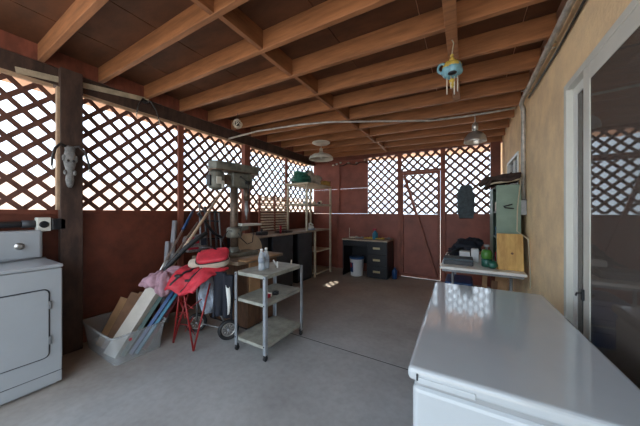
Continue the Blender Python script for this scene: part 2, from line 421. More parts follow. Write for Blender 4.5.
# right wall (stucco) with sliding door and window
DY0,DY1,DZ = .02,2.17,2.115
WY0,WY1,WZ0,WZ1 = 3.72,4.58,1.35,2.04
wr = MB(); a,b = XR,XR+.16
wr.box(a,b,YF-.2,DY0,0,2.62); wr.box(a,b,DY0,DY1,DZ,2.62); wr.box(a,b,DY1,WY0,0,2.62)
wr.box(a,b,WY0,WY1,0,WZ0); wr.box(a,b,WY0,WY1,WZ1,2.62); wr.box(a,b,WY1,5.45,0,2.62)
struct('wall_right', wr, 'stucco')
rm = MB()
rm.box(XR+.16,4.2,YF-.2,YF-.1,0,2.7); rm.box(XR+.16,4.2,5.35,5.45,0,2.7); rm.box(4.1,4.2,YF-.1,5.35,0,2.7); rm.box(XR,4.2,YF-.2,5.45,2.7,2.8); rm.box(XR+.16,4.1,YF-.1,5.35,-.1,0)
rm.box(XR+.16,4.1,2.9,3.0,0,2.7)
struct('wall_interior', rm, 'darkroom')
# sliding door
def sframe(mb, x0,x1,y0,y1,z0,z1,t):
    mb.box(x0,x1,y0,y0+t,z0,z1); mb.box(x0,x1,y1-t,y1,z0,z1); mb.box(x0,x1,y0+t,y1-t,z0,z0+t); mb.box(x0,x1,y0+t,y1-t,z1-t,z1)
mb = MB(); sframe(mb, XR-.002, XR+.11, DY0+.002, DY1-.002, .0, DZ-.002, .04)
door = struct('door_1', mb, 'trimwhite', .003)
mb = MB(); sframe(mb, XR+.032,XR+.06, 1.02, DY1-.043, .041, DZ-.043, .055); fx = mb.build('fixed_sash','vinyl',door)
box(XR+.036,XR+.040,1.076,DY1-.099,.097,DZ-.099).build('fixed_glass','glass',fx)
mb = MB(); sframe(mb, XR+.0,XR+.03, .075, 1.87, .041, DZ-.043, .082); sl = mb.build('sliding_sash','trimwhite',door,.003)
box(XR+.003,XR+.007,.158,1.787,.124,DZ-.126).build('sliding_glass','glass',sl)
box(XR+.012,XR+.013,.158,1.787,.124,DZ-.126).build('insect_screen','screen',sl)
mb = MB(); mb.rbox(XR-.012,XR-.001,1.845,1.865,.83,.89,.003); mb.tube([(XR-.01,1.855,.87),(XR-.028,1.86,.865),(XR-.03,1.865,.85)],.005); mb.build('latch','black',door)
# window
mb = MB(); sframe(mb, XR-.012, XR+.08, WY0+.002, WY1-.002, WZ0+.002, WZ1-.002, .035); mb.box(XR+.01,XR+.05,4.13,4.17,WZ0+.037,WZ1-.037)
win = struct('window_1', mb, 'vinyl')
box(XR+.025,XR+.03,WY0+.038,4.129,WZ0+.038,WZ1-.038).build('pane','winglass',win)
box(XR+.025,XR+.03,4.171,WY1-.038,WZ0+.038,WZ1-.038).build('pane','winglass',win)

# outside: neighbour's sunlit wall
struct('wall_neighbour', box(-7.6,-7.4,-6,14,-.03,2.05), 'outside')

# ------------------------------------------------------------------ conduits and wires
t = thing('conduit', 'grey metal conduit along the top of the stucco wall turning down to a box', 'conduit', (XR-.03,3.3,2.45))
mb = MB(); X1 = XR-.045
mb.tube([(X1,-.9,2.47),(X1,1.2,2.475),(X1,3.2,2.46),(X1,3.28,2.44),(X1+.02,3.30,2.38),(XR-.022,3.31,2.2),(XR-.024,3.31,1.44)],.021); mb.build('tube','galv',t)
mb = MB(); mb.tube([(XR-.012,-.3,2.425),(XR-.014,1.4,2.42),(XR-.012,2.2,2.40),(XR-.014,3.1,2.425)],.008); mb.build('cable','black',t)
MB().rbox(XR-.075,XR-.001,3.26,3.36,1.28,1.44,.008).build('junction_box','grey',t)
for y in (.9,1.6,2.3,3.05): mb = MB(); mb.tube([(X1+.04,y,2.485),(X1,y,2.495),(X1-.023,y,2.475),(X1,y,2.45),(X1+.04,y,2.45)],.004); mb.build('strap','galv',t)
mb = MB(); mb.tube([(XL+.14,2.55,2.45),(-2.6,2.6,2.485),(-1.9,2.66,2.47),(-1.5,2.78,2.47),(-.95,3.03,2.455),(-.38,3.30,2.44),(.0,3.40,2.452),(.3,3.44,2.46),(XR-.07,3.46,2.47)],.013)
solo('ceiling_conduit', mb, 'galv', 'long thin pale conduit crossing the room under the joists', 'conduit')
mb = MB(); mb.tube([(XL+.14,2.55,2.44),(XL+.10,2.5,2.38),(XL+.09,2.6,2.1),(XL+.085,2.68,1.95)],.006)
solo('hanging_wire', mb, 'cord', 'thin pale wire hanging down the lattice above the drill press', 'wire')
mb = MB(); mb.tube([(XR-.085,3.30,1.40),(XR-.13,3.25,1.39),(XR-.20,3.2,1.37),(XR-.19,3.2,1.355),(XR-.09,3.27,1.345)],.007)
solo('black_plug_cable', mb, 'black', 'short black cable sticking out from the grey junction box', 'cable')
mb = MB(); mb.tube([(XR-.05,3.22,1.70),(XR-.07,3.2,1.55),(XR-.10,3.12,1.35),(XR-.11,3.07,1.12),(XR-.03,3.04,1.05),(XR-.02,3.02,.8),(XR-.03,2.95,.6)],.005)
solo('extension_lead', mb, 'cord', 'thin pale cord hanging over the green cabinet and plywood board', 'cord')

# ------------------------------------------------------------------ dryer / washer
w = thing('washing_machine', 'white front-door dryer or washer cut off by the left picture edge', 'appliance', (-2.95,.27,0))
mb = MB(); mb.rbox(-3.24,-2.652,-.07,.614,.025,.885,.008); mb.box(-3.2,-2.70,-.04,.59,0,.03); mb.build('body','white',w)
MB().rbox(-3.245,-2.645,-.075,.619,.888,.915,.01).build('top','white',w)
mb = MB(); mb.rbox(-3.235,-3.10,-.07,.60,.916,1.155,.02); mb.build('console','white',w)
m4 = Matrix.Translation(V((-3.10,.47,1.03))) @ Matrix.Rotation(PI/2,4,'Y')
mb = MB(); mb.lathe([(.028,0),(.028,.006),(.016,.008),(.014,.035),(.0135,.036)],(0,0,0),20,m4); mb.build('knob','alu',w)
# door: raised panel with a dark rounded seam
def rr_path(y0,y1,z0,z1,r,x,n=5):
    P=[]
    for cy,cz,a0 in ((y1-r,z1-r,0),(y0+r,z1-r,90),(y0+r,z0+r,180),(y1-r,z0+r,270)):
        for k in range(n+1):
            a=math.radians(a0+90*k/n); P.append((x,cy+r*math.cos(a),cz+r*math.sin(a)))
    return P
dr = MB(); dr.prism(rr_path(.06,.54,.24,.735,.03,-2.651),(0,0,0),(.010,0,0)); d = dr.build('door','white',w,.003)
mb = MB(); mb.tube(rr_path(.056,.544,.236,.739,.032,-2.651),.0045,6,True); mb.build('door_seal','charcoal',d)
for z in (.36,.62): MB().rbox(-2.655,-2.637,.535,.553,z-.03,z+.03,.003).build('hinge','grey',d)
mb = MB(); mb.tube([(-2.6515,-.07,.11),(-2.6515,.614,.11)],.002,6); mb.build('kick_seam','charcoal',w)
mb = MB(); mb.tube([(-3.0,-.1,.925),(-2.97,.1,.924),(-3.0,.3,.924),(-3.06,.45,.924),(-3.09,.56,.925),(-3.12,.615,.915),(-3.2,.65,.87),(-3.24,.66,.7)],.007)
solo('power_cord', mb, 'grey', 'grey power cord lying over the top of the white washer', 'cord')
mb = MB(); mb.tube([(XL+.07,-.4,1.195),(XL+.07,.565,1.205)],.026,12); mb.tube([(XL+.07,.50,1.205),(XL+.07,.575,1.205)],.032,12)
solo('wall_pipe', mb, 'charcoal', 'dark grey pipe running along the wall above the white washer', 'pipe')
o = thing('outlet_box', 'white and black electrical outlet box beside the thick post above the washer', 'outlet', (XL+.08,.67,1.2))
MB().rbox(XL+.031,XL+.11,.58,.665,1.14,1.26,.005).build('white_cover','trimwhite',o)
m4 = Matrix.Translation(V((XL+.11,.622,1.2))) @ Matrix.Rotation(PI/2,4,'Y')
MB().lathe([(.030,0),(.030,.004),(.024,.006),(.0235,.0065)],(0,0,0),20,m4).build('socket','black',o)
MB().rbox(XL+.061,XL+.13,.667,.757,1.15,1.25,.006).build('plug_block','black',o)

# ------------------------------------------------------------------ chest freezer
fr = thing('chest_freezer', 'large white chest freezer in the right foreground below the glass door', 'freezer', (.14,1.44,0))
R = Matrix.Translation(V((.125,1.415,0))) @ Matrix.Rotation(math.radians(1.4),4,'Z')
hw, hl = .302, .572
mb = MB(); mb.rbox(-hw+.012,hw-.012,-hl+.015,hl-.01,.03,.735,.02,3,R); mb.build('cabinet','freezer',fr)
mb = MB(); mb.rbox(-hw,hw,-hl,hl,.755,.80,.016,4,R); lid = mb.build('lid','freezer',fr)
mb = MB(); mb.rbox(-hw+.02,hw-.02,-hl+.022,hl-.018,.733,.757,.004,2,R); mb.build('gasket','white',fr)
mb = MB(); mb.rbox(-hw+.03,-hw+.19,-hl-.004,-hl+.01,.757,.776,.003,2,R); mb.build('handle','freezer',lid)
mb = MB(); mb.rbox(-hw+.028,-hw+.034,-hl-.006,-hl+.01,.765,.785,.001,1,R); mb.build('handle_slot','charcoal',lid)
for sx,sy in ((-1,-1),(1,-1),(-1,1),(1,1)):
    p = R @ V((sx*(hw-.05), sy*(hl-.05), 0)); mb = MB(); mb.lathe([(.02,0),(.02,.032)],(p.x,p.y,0),12); mb.build('foot','rubber',fr)

# ------------------------------------------------------------------ tote with boards
t = thing('storage_tote', 'translucent plastic storage tote on the floor filled with boards', 'bin', (-2.86,1.09,0))
mb = MB()
def rring(x0,x1,y0,y1,r,z):
    P=[]
    for cx,cy,a0 in ((x1-r,y1-r,0),(x0+r,y1-r,90),(x0+r,y0+r,180),(x1-r,y0+r,270)):
        for k in range(5):
            a=math.radians(a0+90*k/4); P.append(V((cx+r*math.cos(a),cy+r*math.sin(a),z)))
    return P
lv = [(.0,.035),(.14,.02),(.23,.008),(.258,.0)]
tx0,tx1,ty0,ty1 = -3.20,-2.50,.865,1.305
outer = [[mb.bm.verts.new(p) for p in rring(tx0+i,tx1-i,ty0+i,ty1-i,.04,z+.002)] for z,i in lv]
inner = [[mb.bm.verts.new(p) for p in rring(tx0+i+.003,tx1-i-.003,ty0+i+.003,ty1-i-.003,.038,z+.005)] for z,i in lv]
inner[-1] = [mb.bm.verts.new(p) for p in rring(tx0+.003,tx1-.003,ty0+.003,ty1-.003,.038,.260)]
for S in (outer, inner):
    for A,B in zip(S,S[1:]):
        for k in range(20): f = mb.bm.faces.new([A[k],A[(k+1)%20],B[(k+1)%20],B[k]])
    mb.bm.faces.new(S[0])
for k in range(20): mb.bm.faces.new([outer[-1][k],outer[-1][(k+1)%20],inner[-1][(k+1)%20],inner[-1][k]])
mb.build('tub','tote',t)
mb = MB(); mb.tube(rring(tx0-.006,tx1+.006,ty0-.006,ty1+.006,.045,.256),.008,6,True); mb.build('rim','tote',t)
m4 = Matrix.Translation(V((-2.509,1.00,.20))) @ Matrix.Rotation(PI/2,4,'Y')
MB().lathe([(.013,0),(.013,.002)],(0,0,0),14,m4).build('round_sticker','purered',t)
def board(name, a, b, wdt, th, m, label, side=(1,0,0), cat='board'):
    """flat board with its long axis a->b, its width along side"""
    a,b = V(a),V(b); d=(b-a).normalized(); s_=V(side); s_=(s_-d*s_.dot(d)).normalized(); n_=d.cross(s_)
    m_=Matrix((( s_.x,n_.x,d.x,a.x),(s_.y,n_.y,d.y,a.y),(s_.z,n_.z,d.z,a.z),(0,0,0,1)))
    mb=MB(); mb.rbox(0,wdt,0,th,0,(b-a).length,.002,1,m_); return solo(name,mb,m,label,cat)
board('cardboard_strip', (-3.06,.93,.035),(-3.05,1.13,.44),.13,.012,'cardboard','pale brown cardboard strip at the left in the storage tote',(.9,.3,0))
board('wooden_board', (-2.93,.93,.04),(-2.92,1.17,.50),.12,.03,'wooddark','dark orange brown wooden board standing in the middle of the tote',(.7,.7,0))
board('dark_board', (-2.88,.99,.04),(-2.86,1.22,.50),.13,.02,'wooddark','darker brown board leaning behind the white one in the tote',(.8,.5,0))
wb_ = thing('white_carton', 'long white open carton leaning in the tote, its end showing brown card', 'box', (-2.70,.95,.03))
a,b_=V((-2.78,.90,.05)),V((-2.76,1.27,.60)); d=(b_-a).normalized(); s_=V((.85,.45,0)); s_=(s_-d*s_.dot(d)).normalized(); n_=d.cross(s_)
m_=Matrix(((s_.x,n_.x,d.x,a.x),(s_.y,n_.y,d.y,a.y),(s_.z,n_.z,d.z,a.z),(0,0,0,1))); L_=(b_-a).length
mb=MB(); mb.box(0,.13,0,.004,0,L_,m_); mb.box(0,.13,.066,.07,0,L_,m_); mb.box(0,.004,.004,.066,0,L_,m_); mb.box(.126,.13,.004,.066,0,L_,m_); mb.box(.004,.126,.004,.066,0,.004,m_); mb.build('sleeve','paper',wb_)
mb=MB(); mb.box(.02,.11,.02,.045,.01,L_-.03,m_); mb.build('card_insert','cardboard',wb_)
board('green_board', (-2.65,.98,.03),(-2.66,1.32,.48),.04,.012,'darkgreen','dark green flat board next to the white carton in the tote',(.7,.6,0))
board('blue_board', (-2.62,1.03,.03),(-2.62,1.41,.50),.035,.014,'blue','deep blue flat board leaning in the right of the tote',(.7,.6,0))
board('teal_board', (-2.585,1.06,.03),(-2.59,1.46,.51),.03,.014,'teal','narrow teal board leaning in the right of the tote',(.7,.6,0))
board('maroon_board', (-2.61,1.13,.03),(-2.62,1.53,.53),.04,.012,'maroon','thin maroon board at the right end of the tote',(.3,.8,0))

# ------------------------------------------------------------------ stroller, clothes, bag
def frm(c, ax, up=(0,0,1)):
    """matrix with x along ax, z near up, origin c"""
    x=V(ax).normalized(); u=V(up); y=u.cross(x).normalized(); z=x.cross(y)
    return Matrix(((x.x,y.x,z.x,c[0]),(x.y,y.y,z.y,c[1]),(x.z,y.z,z.z,c[2]),(0,0,0,1)))
st = thing('stroller', 'folded red stroller with thin red legs and a spoked wheel', 'stroller', (-2.28,1.42,0))
def wheel(p, r, ax, parent):
    m4 = Matrix.Translation(V(p)) @ V(ax).to_track_quat('Z','Y').to_matrix().to_4x4()
    mb=MB(); mb.tube([m4 @ V((r*.82*math.cos(2*PI*k/28),r*.82*math.sin(2*PI*k/28),0)) for k in range(28)],r*.18,8,True); wl_=mb.build('wheel','rubber',parent)
    mb=MB(); mb.tube([m4 @ V((r*.62*math.cos(2*PI*k/28),r*.62*math.sin(2*PI*k/28),0)) for k in range(28)],r*.07,6,True)
    for k in range(10): mb.tube([m4 @ V((r*.12*math.cos(2*PI*k/10),r*.12*math.sin(2*PI*k/10),0)), m4 @ V((r*.62*math.cos(2*PI*k/10),r*.62*math.sin(2*PI*k/10),0))],.0025,5)
    mb.build('rim','alu',wl_)
    mb=MB(); mb.lathe([(.008,-.02),(r*.14,-.016),(r*.14,.016),(.008,.02)],(0,0,0),12,m4); mb.build('hub','grey',wl_)
wheel((-2.09,1.69,.105),.105,(.85,-.45,0),st)
wheel((-2.52,1.62,.105),.105,(.85,-.45,0),st)
for a,b in (((-2.19,1.375,.0),(-2.12,1.50,.62)),((-2.19,1.375,0),(-2.30,1.33,.66)),((-2.50,1.36,0.0),(-2.38,1.37,.66)),((-2.50,1.36,0),(-2.40,1.50,.62))):
    mb=MB(); mb.tube([V(a)+V((0,0,.009)),b],.0085,8); mb.build('leg','redtube',st)
for a,b in (((-2.40,1.36,.46),(-2.21,1.40,.14)),((-2.47,1.38,.20),(-2.22,1.37,.24)),((-2.47,1.37,.14),(-2.30,1.35,.40)),((-2.44,1.38,.32),(-2.24,1.36,.36)),((-2.46,1.40,.44),(-2.20,1.38,.40)),((-2.46,1.38,.26),(-2.16,1.44,.48)),((-2.45,1.40,.50),(-2.28,1.35,.30)),((-2.40,1.42,.12),(-2.2,1.38,.32))):
    mb=MB(); mb.tube([a,b],.0045,6); mb.build('brace','redtube',st)
mb=MB(); mb.tube([(-2.09,1.69,.105),(-2.2,1.62,.35),(-2.3,1.52,.62)],.009); mb.tube([(-2.09,1.69,.105),(-2.52,1.62,.105)],.006); mb.tube([(-2.52,1.62,.105),(-2.42,1.56,.4),(-2.32,1.5,.62)],.009); mb.build('rear_frame','grey',st)
# seat cover: sagging red cloth sloping towards the room, its front edge hanging
ex = V((.62,.55,0)).normalized()
Q0,Q1,Q2,Q3 = V((-2.40,1.22,.585)),V((-2.11,1.32,.565)),V((-2.05,1.66,.76)),V((-2.42,1.46,.77))
def seat(u,v):
    p = (Q0*(1-u)+Q1*u)*(1-v) + (Q3*(1-u)+Q2*u)*v
    z = .055*math.sin(v*PI)*(.6+.4*math.sin(u*PI)) + .02*math.sin(u*8+v*3) - .02*math.exp(-((u-.52)/.09)**2)*(1-v) + .012*noise.noise(V((u*7,v*7,2)))
    return p + V((.35,-.3,1))*z
mb=MB(); mb.sheet(seat,30,20,.02); mb.build('seat_cover','red',st)
for u0 in (.16,.46):
    mb=MB(); mb.sheet(lambda u,v,u0=u0: V(seat(u0+u*.06+v*.14, v*.9+.02))+V((0,0,.016)),4,16,.008); mb.build('strap','black',st)
    MB().rbox(-.028,.028,-.02,.02,-.008,.012,.004,1,frm(V(seat(u0+.06,.30))+V((0,0,.022)),ex)).build('buckle','black',st)
# handle tube: black foam covered, rising up left->right behind
mb=MB(); mb.tube([(-2.62,1.30,.66),(-2.60,1.36,.76),(-2.53,1.50,.93),(-2.49,1.62,1.03),(-2.46,1.70,1.08)],[.016,.024,.026,.026,.022],10); mb.build('handle','rubber',st)
# bag on top
bg = thing('red_bag', 'red and cream soft bag lying on top of the stroller', 'bag', (-2.16,1.52,.80))
m_ = frm((-2.15,1.55,.845), (.62,.55,.10), (.55,-.42,1))
def pillow(name, sx,sy,sz, dx_,dy_,dz_, pw_, m, seed):
    mb=MB(); mb.blob((0,0,0),(1,1,1),seed,.07,2.2,16)
    for v in mb.bm.verts:
        q=V([math.copysign(abs(c)**pw_,c) for c in v.co]); v.co = m_ @ V((q.x*sx+dx_,q.y*sy+dy_,q.z*sz+dz_))
    mb.build(name,m,bg)
pillow('cream_body',.145,.085,.055,.01,0,-.015,.55,'beige',3)
pillow('red_flap',.150,.092,.026,.012,.005,.040,.5,'red',5)
pillow('cream_pocket',.07,.05,.03,-.15,-.02,.0,.7,'beige',7)
mb=MB(); mb.tube([m_ @ V((.156*math.copysign(abs(math.cos(a))**.5,math.cos(a))+.012,.098*math.copysign(abs(math.sin(a))**.5,math.sin(a))+.005,.034)) for a in [2*PI*k/40 for k in range(40)]],.005,6,True); mb.build('piping','black',bg)
mb=MB(); mb.tube([m_ @ V(p) for p in ((-.12,.06,.05),(-.09,.07,.10),(0,.07,.10),(.05,.06,.055))],.008,6); mb.build('carry_handle','black',bg)
# light and dark clothes hanging at the right end of the stroller
mb=MB(); mb.sheet(lambda u,v: V((-2.20+.15*u*.6-.05*(1-v)+.03*math.sin(v*7+u*4), 1.46+.10*u+.03*math.sin(u*13), .70-.36*v-.02*u)),12,12,.012)
solo('pale_blue_cloth', mb, 'lightblue', 'pale blue cloth hanging down below the red seat cover', 'cloth')
mb=MB(); mb.sheet(lambda u,v: V((-2.10+.15*u+.016*math.sin(u*16+v*3), 1.515+.12*u+.022*math.sin(u*17), .71-.42*v+.02*math.sin(u*5))),20,14,.02); nv=thing('dark_jacket','dark navy jacket with a white stripe hanging beside the wheel','jacket',(-2.05,1.57,.3)); mb.build('cloth','navy',nv)
mb=MB(); mb.sheet(lambda u,v: V((-2.10+.15*(.72+.06*u)+.016*math.sin((.72+.06*u)*16+v*3)+.009, 1.515+.12*(.72+.06*u)+.022*math.sin((.72+.06*u)*17)-.013, .60-.28*v)),3,10,.004); mb.build('white_stripe','vinyl',nv)
# mauve blanket
mb=MB()
def fold(c,r_,seed,w,fr,amp):
    t=bmesh.new(); bmesh.ops.create_uvsphere(t,u_segments=56,v_segments=28,radius=1)
    for v in t.verts:
        d=v.co.normalized(); q=V((d.x*r_[0],d.y*r_[1],d.z*r_[2])); ph=fr*(q.dot(V(w)))+2.2*noise.noise(q*9+V((seed,0,0)))
        v.co=V(c)+q*(1+.18*noise.noise(d*1.8+V((seed,2,1))))+d*amp*(abs(math.sin(ph))-.5)
    for f in t.faces: f.smooth=True
    mb._merge(t)
fold((-2.50,1.25,.665),(.10,.14,.075),1,(.8,.5,.2),55,.020)
fold((-2.44,1.24,.63),(.06,.07,.115),2,(.9,.5,0),60,.018)
fold((-2.60,1.20,.635),(.07,.09,.045),3,(.3,.9,.1),60,.016)
fold((-2.47,1.36,.72),(.08,.08,.05),4,(.9,-.4,.1),60,.014)
o=solo('mauve_blanket', mb, 'pink', 'crumpled mauve fleece blanket heaped on the left end of the stroller', 'blanket')

# ------------------------------------------------------------------ tools leaning by the left wall
def stick(name,a,b,r,m,label,cat,n=8): mb=MB(); mb.tube([a,b],r,n); return solo(name,mb,m,label,cat)
bp = thing('squeegee_pole','blue and silver telescopic pole leaning against the left wall','pole',(-2.72,1.40,.0))
mb=MB(); mb.tube([(-2.62,1.25,.64),(-2.92,1.70,1.10)],.011); mb.build('shaft','alu',bp)
mb=MB(); mb.tube([(-2.92,1.70,1.10),(-3.06,1.91,1.315)],[.018,.016]); mb.build('blue_grip','blue',bp)
mb=MB(); mb.tube([(-3.06,1.91,1.315),(-3.10,1.97,1.376)],.006); mb.build('tip','blue',bp)
stick('steel_pole',(-2.59,1.25,.63),(-3.0,1.94,1.18),.010,'alu','thin silver pole parallel to the blue topped one','pole')
stick('broom_handle',(-2.56,1.28,.63),(-3.03,2.36,1.64),.017,'woodpole','long pale wooden handle leaning up across the lattice','pole')
stick('white_pipe',(-3.06,1.58,.0),(-3.20,1.76,1.20),.030,'whitepipe','upright fat pale plastic pipe standing at the left wall','pipe')
stick('short_pipe',(-3.0,1.50,.0),(-3.14,1.64,.95),.026,'whitepipe','shorter pale plastic pipe in front of the taller one','pipe')
pb = thing('printed_sack','red, white and blue printed sack standing behind the stroller','sack',(-2.85,1.72,.75))
mb=MB(); mb.blob((0,0,0),(1,1,1),2,.08,2.5,12)
m_=frm((-2.92,1.86,.92),(.25,.9,.02))
for v in mb.bm.verts:
    q=V([math.copysign(abs(c)**.5,c) for c in v.co]); v.co=m_@V((q.x*.15,q.y*.04,q.z*.11))
mb.build('sack_body','sackp',pb)
def band(x0,x1,z0,z1,m,nm):
    mb=MB(); mb.rbox(x0,x1,-.049,-.040,z0,z1,.002,1,m_); mb.build(nm,m,pb)
band(-.12,.0,.05,.08,'purered','red_band'); band(-.10,-.04,-.02,.03,'navy','blue_print'); band(-.02,.03,.0,.035,'purered','red_print'); band(.05,.12,-.03,.06,'navy','blue_print'); band(-.10,.02,-.07,-.045,'purered','red_band')
# folded black rack against the wall
rk = thing('folded_rack','folded black and grey metal rack leaning on the wall left of the drill press','rack',(-2.9,2.25,.3))
for k,(y,x) in enumerate(((2.02,-3.06),(2.08,-3.03),(2.16,-3.05),(2.24,-3.04),(2.30,-3.03))):
    mb=MB(); mb.tube([(x+.10,y-.06+.02*k,.0),(x,y,1.05),(x-.05,y+.02,1.42-.03*k)],.016 if k%2 else .012,8); mb.build('bar','charcoal' if k%2 else 'grey',rk)
for z in (.95,1.2,1.33):
    mb=MB(); mb.tube([(-3.09,2.03,z),(-3.06,2.31,z-.02)],.012,8); mb.build('crossbar','black',rk)
mb=MB(); mb.tube([(-3.05,1.98,1.30),(-3.02,2.08,1.15),(-3.0,2.18,1.02),(-2.99,2.3,.95)],.02); mb.build('sling','black',rk)

# ------------------------------------------------------------------ bench and drill press
bn = thing('workbench','low brown wooden workbench under the drill press','bench',(-2.4,2.1,0))
MB().rbox(-2.80,-2.01,1.74,2.47,.755,.79,.004).build('bench_top','benchwood',bn)
MB().rbox(-2.75,-2.07,1.93,2.40,.02,.754,.004).build('carcass','benchdark',bn)
MB().rbox(-2.069,-2.045,1.94,2.10,.30,.745,.003).build('light_panel','cardboard',bn)
MB().rbox(-2.069,-2.050,2.12,2.39,.06,.745,.003).build('door_panel','benchdark',bn)
MB().rbox(-2.74,-2.10,1.935,2.395,0,.02,.001).build('plinth','black',bn)
bd = solo('scrap_board', MB().rbox(-2.06,-1.93,1.78,2.30,.7915,.806,.002,1), 'cardboard','pale flat board lying on the front edge of the workbench','board')
dp = thing('drill_press','old grey green floor drill press with belt cover and round column','drill',(-2.36,1.99,.791))
A = V((-.11,-.585,0)).normalized()      # from head towards motor
c0 = V((-2.36,1.99,0))
ax = -A
def dm(z): return frm((c0.x,c0.y,z), ax)
MB().rbox(-.16,.26,-.12,.12,.792,.835,.008,2,dm(0)).build('base','drill',dp)
mb=MB(); mb.lathe([(.075,.835),(.07,.86),(.05,.875),(.05,.90)],(c0.x,c0.y,0),20); mb.build('column_collar','drill',dp)
mb=MB(); mb.lathe([(.045,.88),(.045,1.68)],(c0.x,c0.y,0),20); mb.build('column','drillcol',dp)
mb=MB(); mb.rbox(-.06,.21,-.075,.075,1.60,1.775,.02,3,dm(0)); mb.build('head','drill',dp)
mb=MB()
poly=[]
for k in range(9):
    a=PI/2+PI*k/8; poly.append((-.20+.07*math.cos(a)-.03,.095*math.sin(a)))
for k in range(9):
    a=-PI/2+PI*k/8; poly.append((.27+.05*math.cos(a),.085*math.sin(a)))
mtx=dm(0)
mb.prism([mtx@V((x,y,1.785)) for x,y in poly],(0,0,1.785),(0,0,1.875))
mb.build('belt_cover','drill',dp,.008)
mb=MB(); mb.prism([mtx@V((x*1.02,y*1.04,1.776)) for x,y in poly],(0,0,0),(0,0,.009)); mb.build('belt_pan','drillcol',dp)
mp=mtx@V((-.215,0,0))
mb=MB(); mb.lathe([(.03,1.56),(.075,1.575),(.086,1.59),(.086,1.74),(.07,1.765),(.05,1.775)],(mp.x,mp.y,0),24); mo=mb.build('motor','drill',dp)
q=frm((mp.x,mp.y,0),(.8,-.6,0))
MB().rbox(.083,.092,-.025,.03,1.62,1.70,.003,1,frm((mp.x,mp.y,0),(.93,-.36,0))).build('label_plate','plate',mo)
MB().rbox(.075,.105,-.035,.035,1.60,1.72,.008,1,frm((mp.x,mp.y,0),(-.1,-1,0))).build('capacitor','black',mo)
MB().rbox(.078,.097,-.02,.02,1.58,1.66,.004,1,frm((mp.x,mp.y,0),(1,.25,0))).build('switch_box','plate',mo)
mb=MB(); mb.rbox(-.15,-.05,-.03,.03,1.63,1.74,.006,1,mtx); mb.build('motor_bracket','drillcol',dp)
sp=mtx@V((.165,0,0))
mb=MB(); mb.lathe([(.032,1.45),(.032,1.60)],(sp.x,sp.y,0),16); mb.build('quill','drillcol',dp)
mb=MB(); mb.lathe([(.008,1.22),(.012,1.26),(.022,1.30),(.026,1.33),(.022,1.37),(.02,1.45)],(sp.x,sp.y,0),16); mb.build('chuck','grey',dp)
hb=mtx@V((.12,-.075,1.66)); dx=mtx.to_3x3()@V((0,-1,0)); du=mtx.to_3x3()@V((1,0,0))
mb=MB(); mb.tube([hb,hb+dx*.05],.022,12)
for k in range(3):
    a=2*PI*k/3+.5; e=hb+dx*.04+(du*math.cos(a)+V((0,0,1))*math.sin(a))*.12; mb.tube([hb+dx*.04,e],.005,6); mb.blob(e,(.012,.012,.012),1,0,1,6)
mb.build('feed_handle','black',dp)
mb=MB(); mb.lathe([(.075,1.01),(.088,1.03),(.088,1.11),(.07,1.13)],(c0.x,c0.y,0),20); mb.bar(mtx@V((.04,0,1.10)),mtx@V((.17,0,1.125)),.07,.05); mb.build('table_bracket','drill',dp)
tc_=mtx@V((.165,0,0)); mb=MB(); mb.rbox(.03,.31,-.12,.12,1.145,1.17,.006,2,mtx); mb.build('work_table','plate',dp)
mb=MB(); pc=[mtx@V(p) for p in ((0,-.085,1.07),(.03,-.11,1.0),(.10,-.12,.93),(.17,-.12,.95),(.19,-.11,1.05),(.18,-.10,1.13))]; mb.tube(pc,.005,6)
mb.tube([mtx@V(p) for p in ((-.05,-.05,1.09),(-.13,-.09,1.10),(-.19,-.08,1.0),(-.12,-.08,.88))],.005,6); mb.build('cable','black',dp)
mb=MB(); pd=[]
for k in range(17):
    a=PI*k/16; pd.append(V((-2.50,2.33+.27*math.cos(a),.792+.235*math.sin(a))))
mb.prism(pd,(0,0,0),(-.02,0,0)); solo('half_round_board',mb,'disc','tan half-round wooden board standing on the workbench behind the drill column','board')

# ------------------------------------------------------------------ utility cart
ct = thing('utility_cart','three-tier grey metal utility cart on casters in the middle of the floor','cart',(-1.7,1.85,0))
cx0,cx1,cy0,cy1=-1.875,-1.50,1.60,2.155
for z,th in ((.715,.035),(.47,.03),(.10,.03)):
    mb=MB(); i=.006
    mb.prism([V((x,y,z)) for x,y in [(cx0+.03,cy0),(cx1-.03,cy0),(cx1,cy0+.03),(cx1,cy1-.03),(cx1-.03,cy1),(cx0+.03,cy1),(cx0,cy1-.03),(cx0,cy0+.03)]],(0,0,0),(0,0,th)); mb.build('shelf','cart',ct,.005)
for x,sx in ((cx0,1),(cx1,-1)):
    for y,sy in ((cy0,1),(cy1,-1)):
        mb=MB(); x_=x-sx*.004+ (0 if 1 else 0); y_=y-sy*.004
        mb.box(min(x_,x_+sx*.026),max(x_,x_+sx*.026),min(y_,y_-sy*.004),max(y_,y_-sy*.004),.055,.742)
        mb.box(min(x_,x_-sx*.004),max(x_,x_-sx*.004),min(y_-sy*.004,y_+sy*.026),max(y_-sy*.004,y_+sy*.026),.055,.742)
        lg=mb.build('leg','cartleg',ct)
        for z in (.13,.485,.725): mb=MB(); mb.tube([(x_+sx*.012,y_-sy*.005,z),(x_+sx*.012,y_-sy*.012,z)],.005,8); mb.build('bolt','black',lg)
        mb=MB(); px_,py_=x+sx*.008,y+sy*.008
        mb.tube([(px_-.01,py_,.022),(px_+.01,py_,.022)],.022,14); mb.box(px_-.014,px_+.014,py_-.012,py_+.012,.035,.06); mb.build('caster','black',ct)
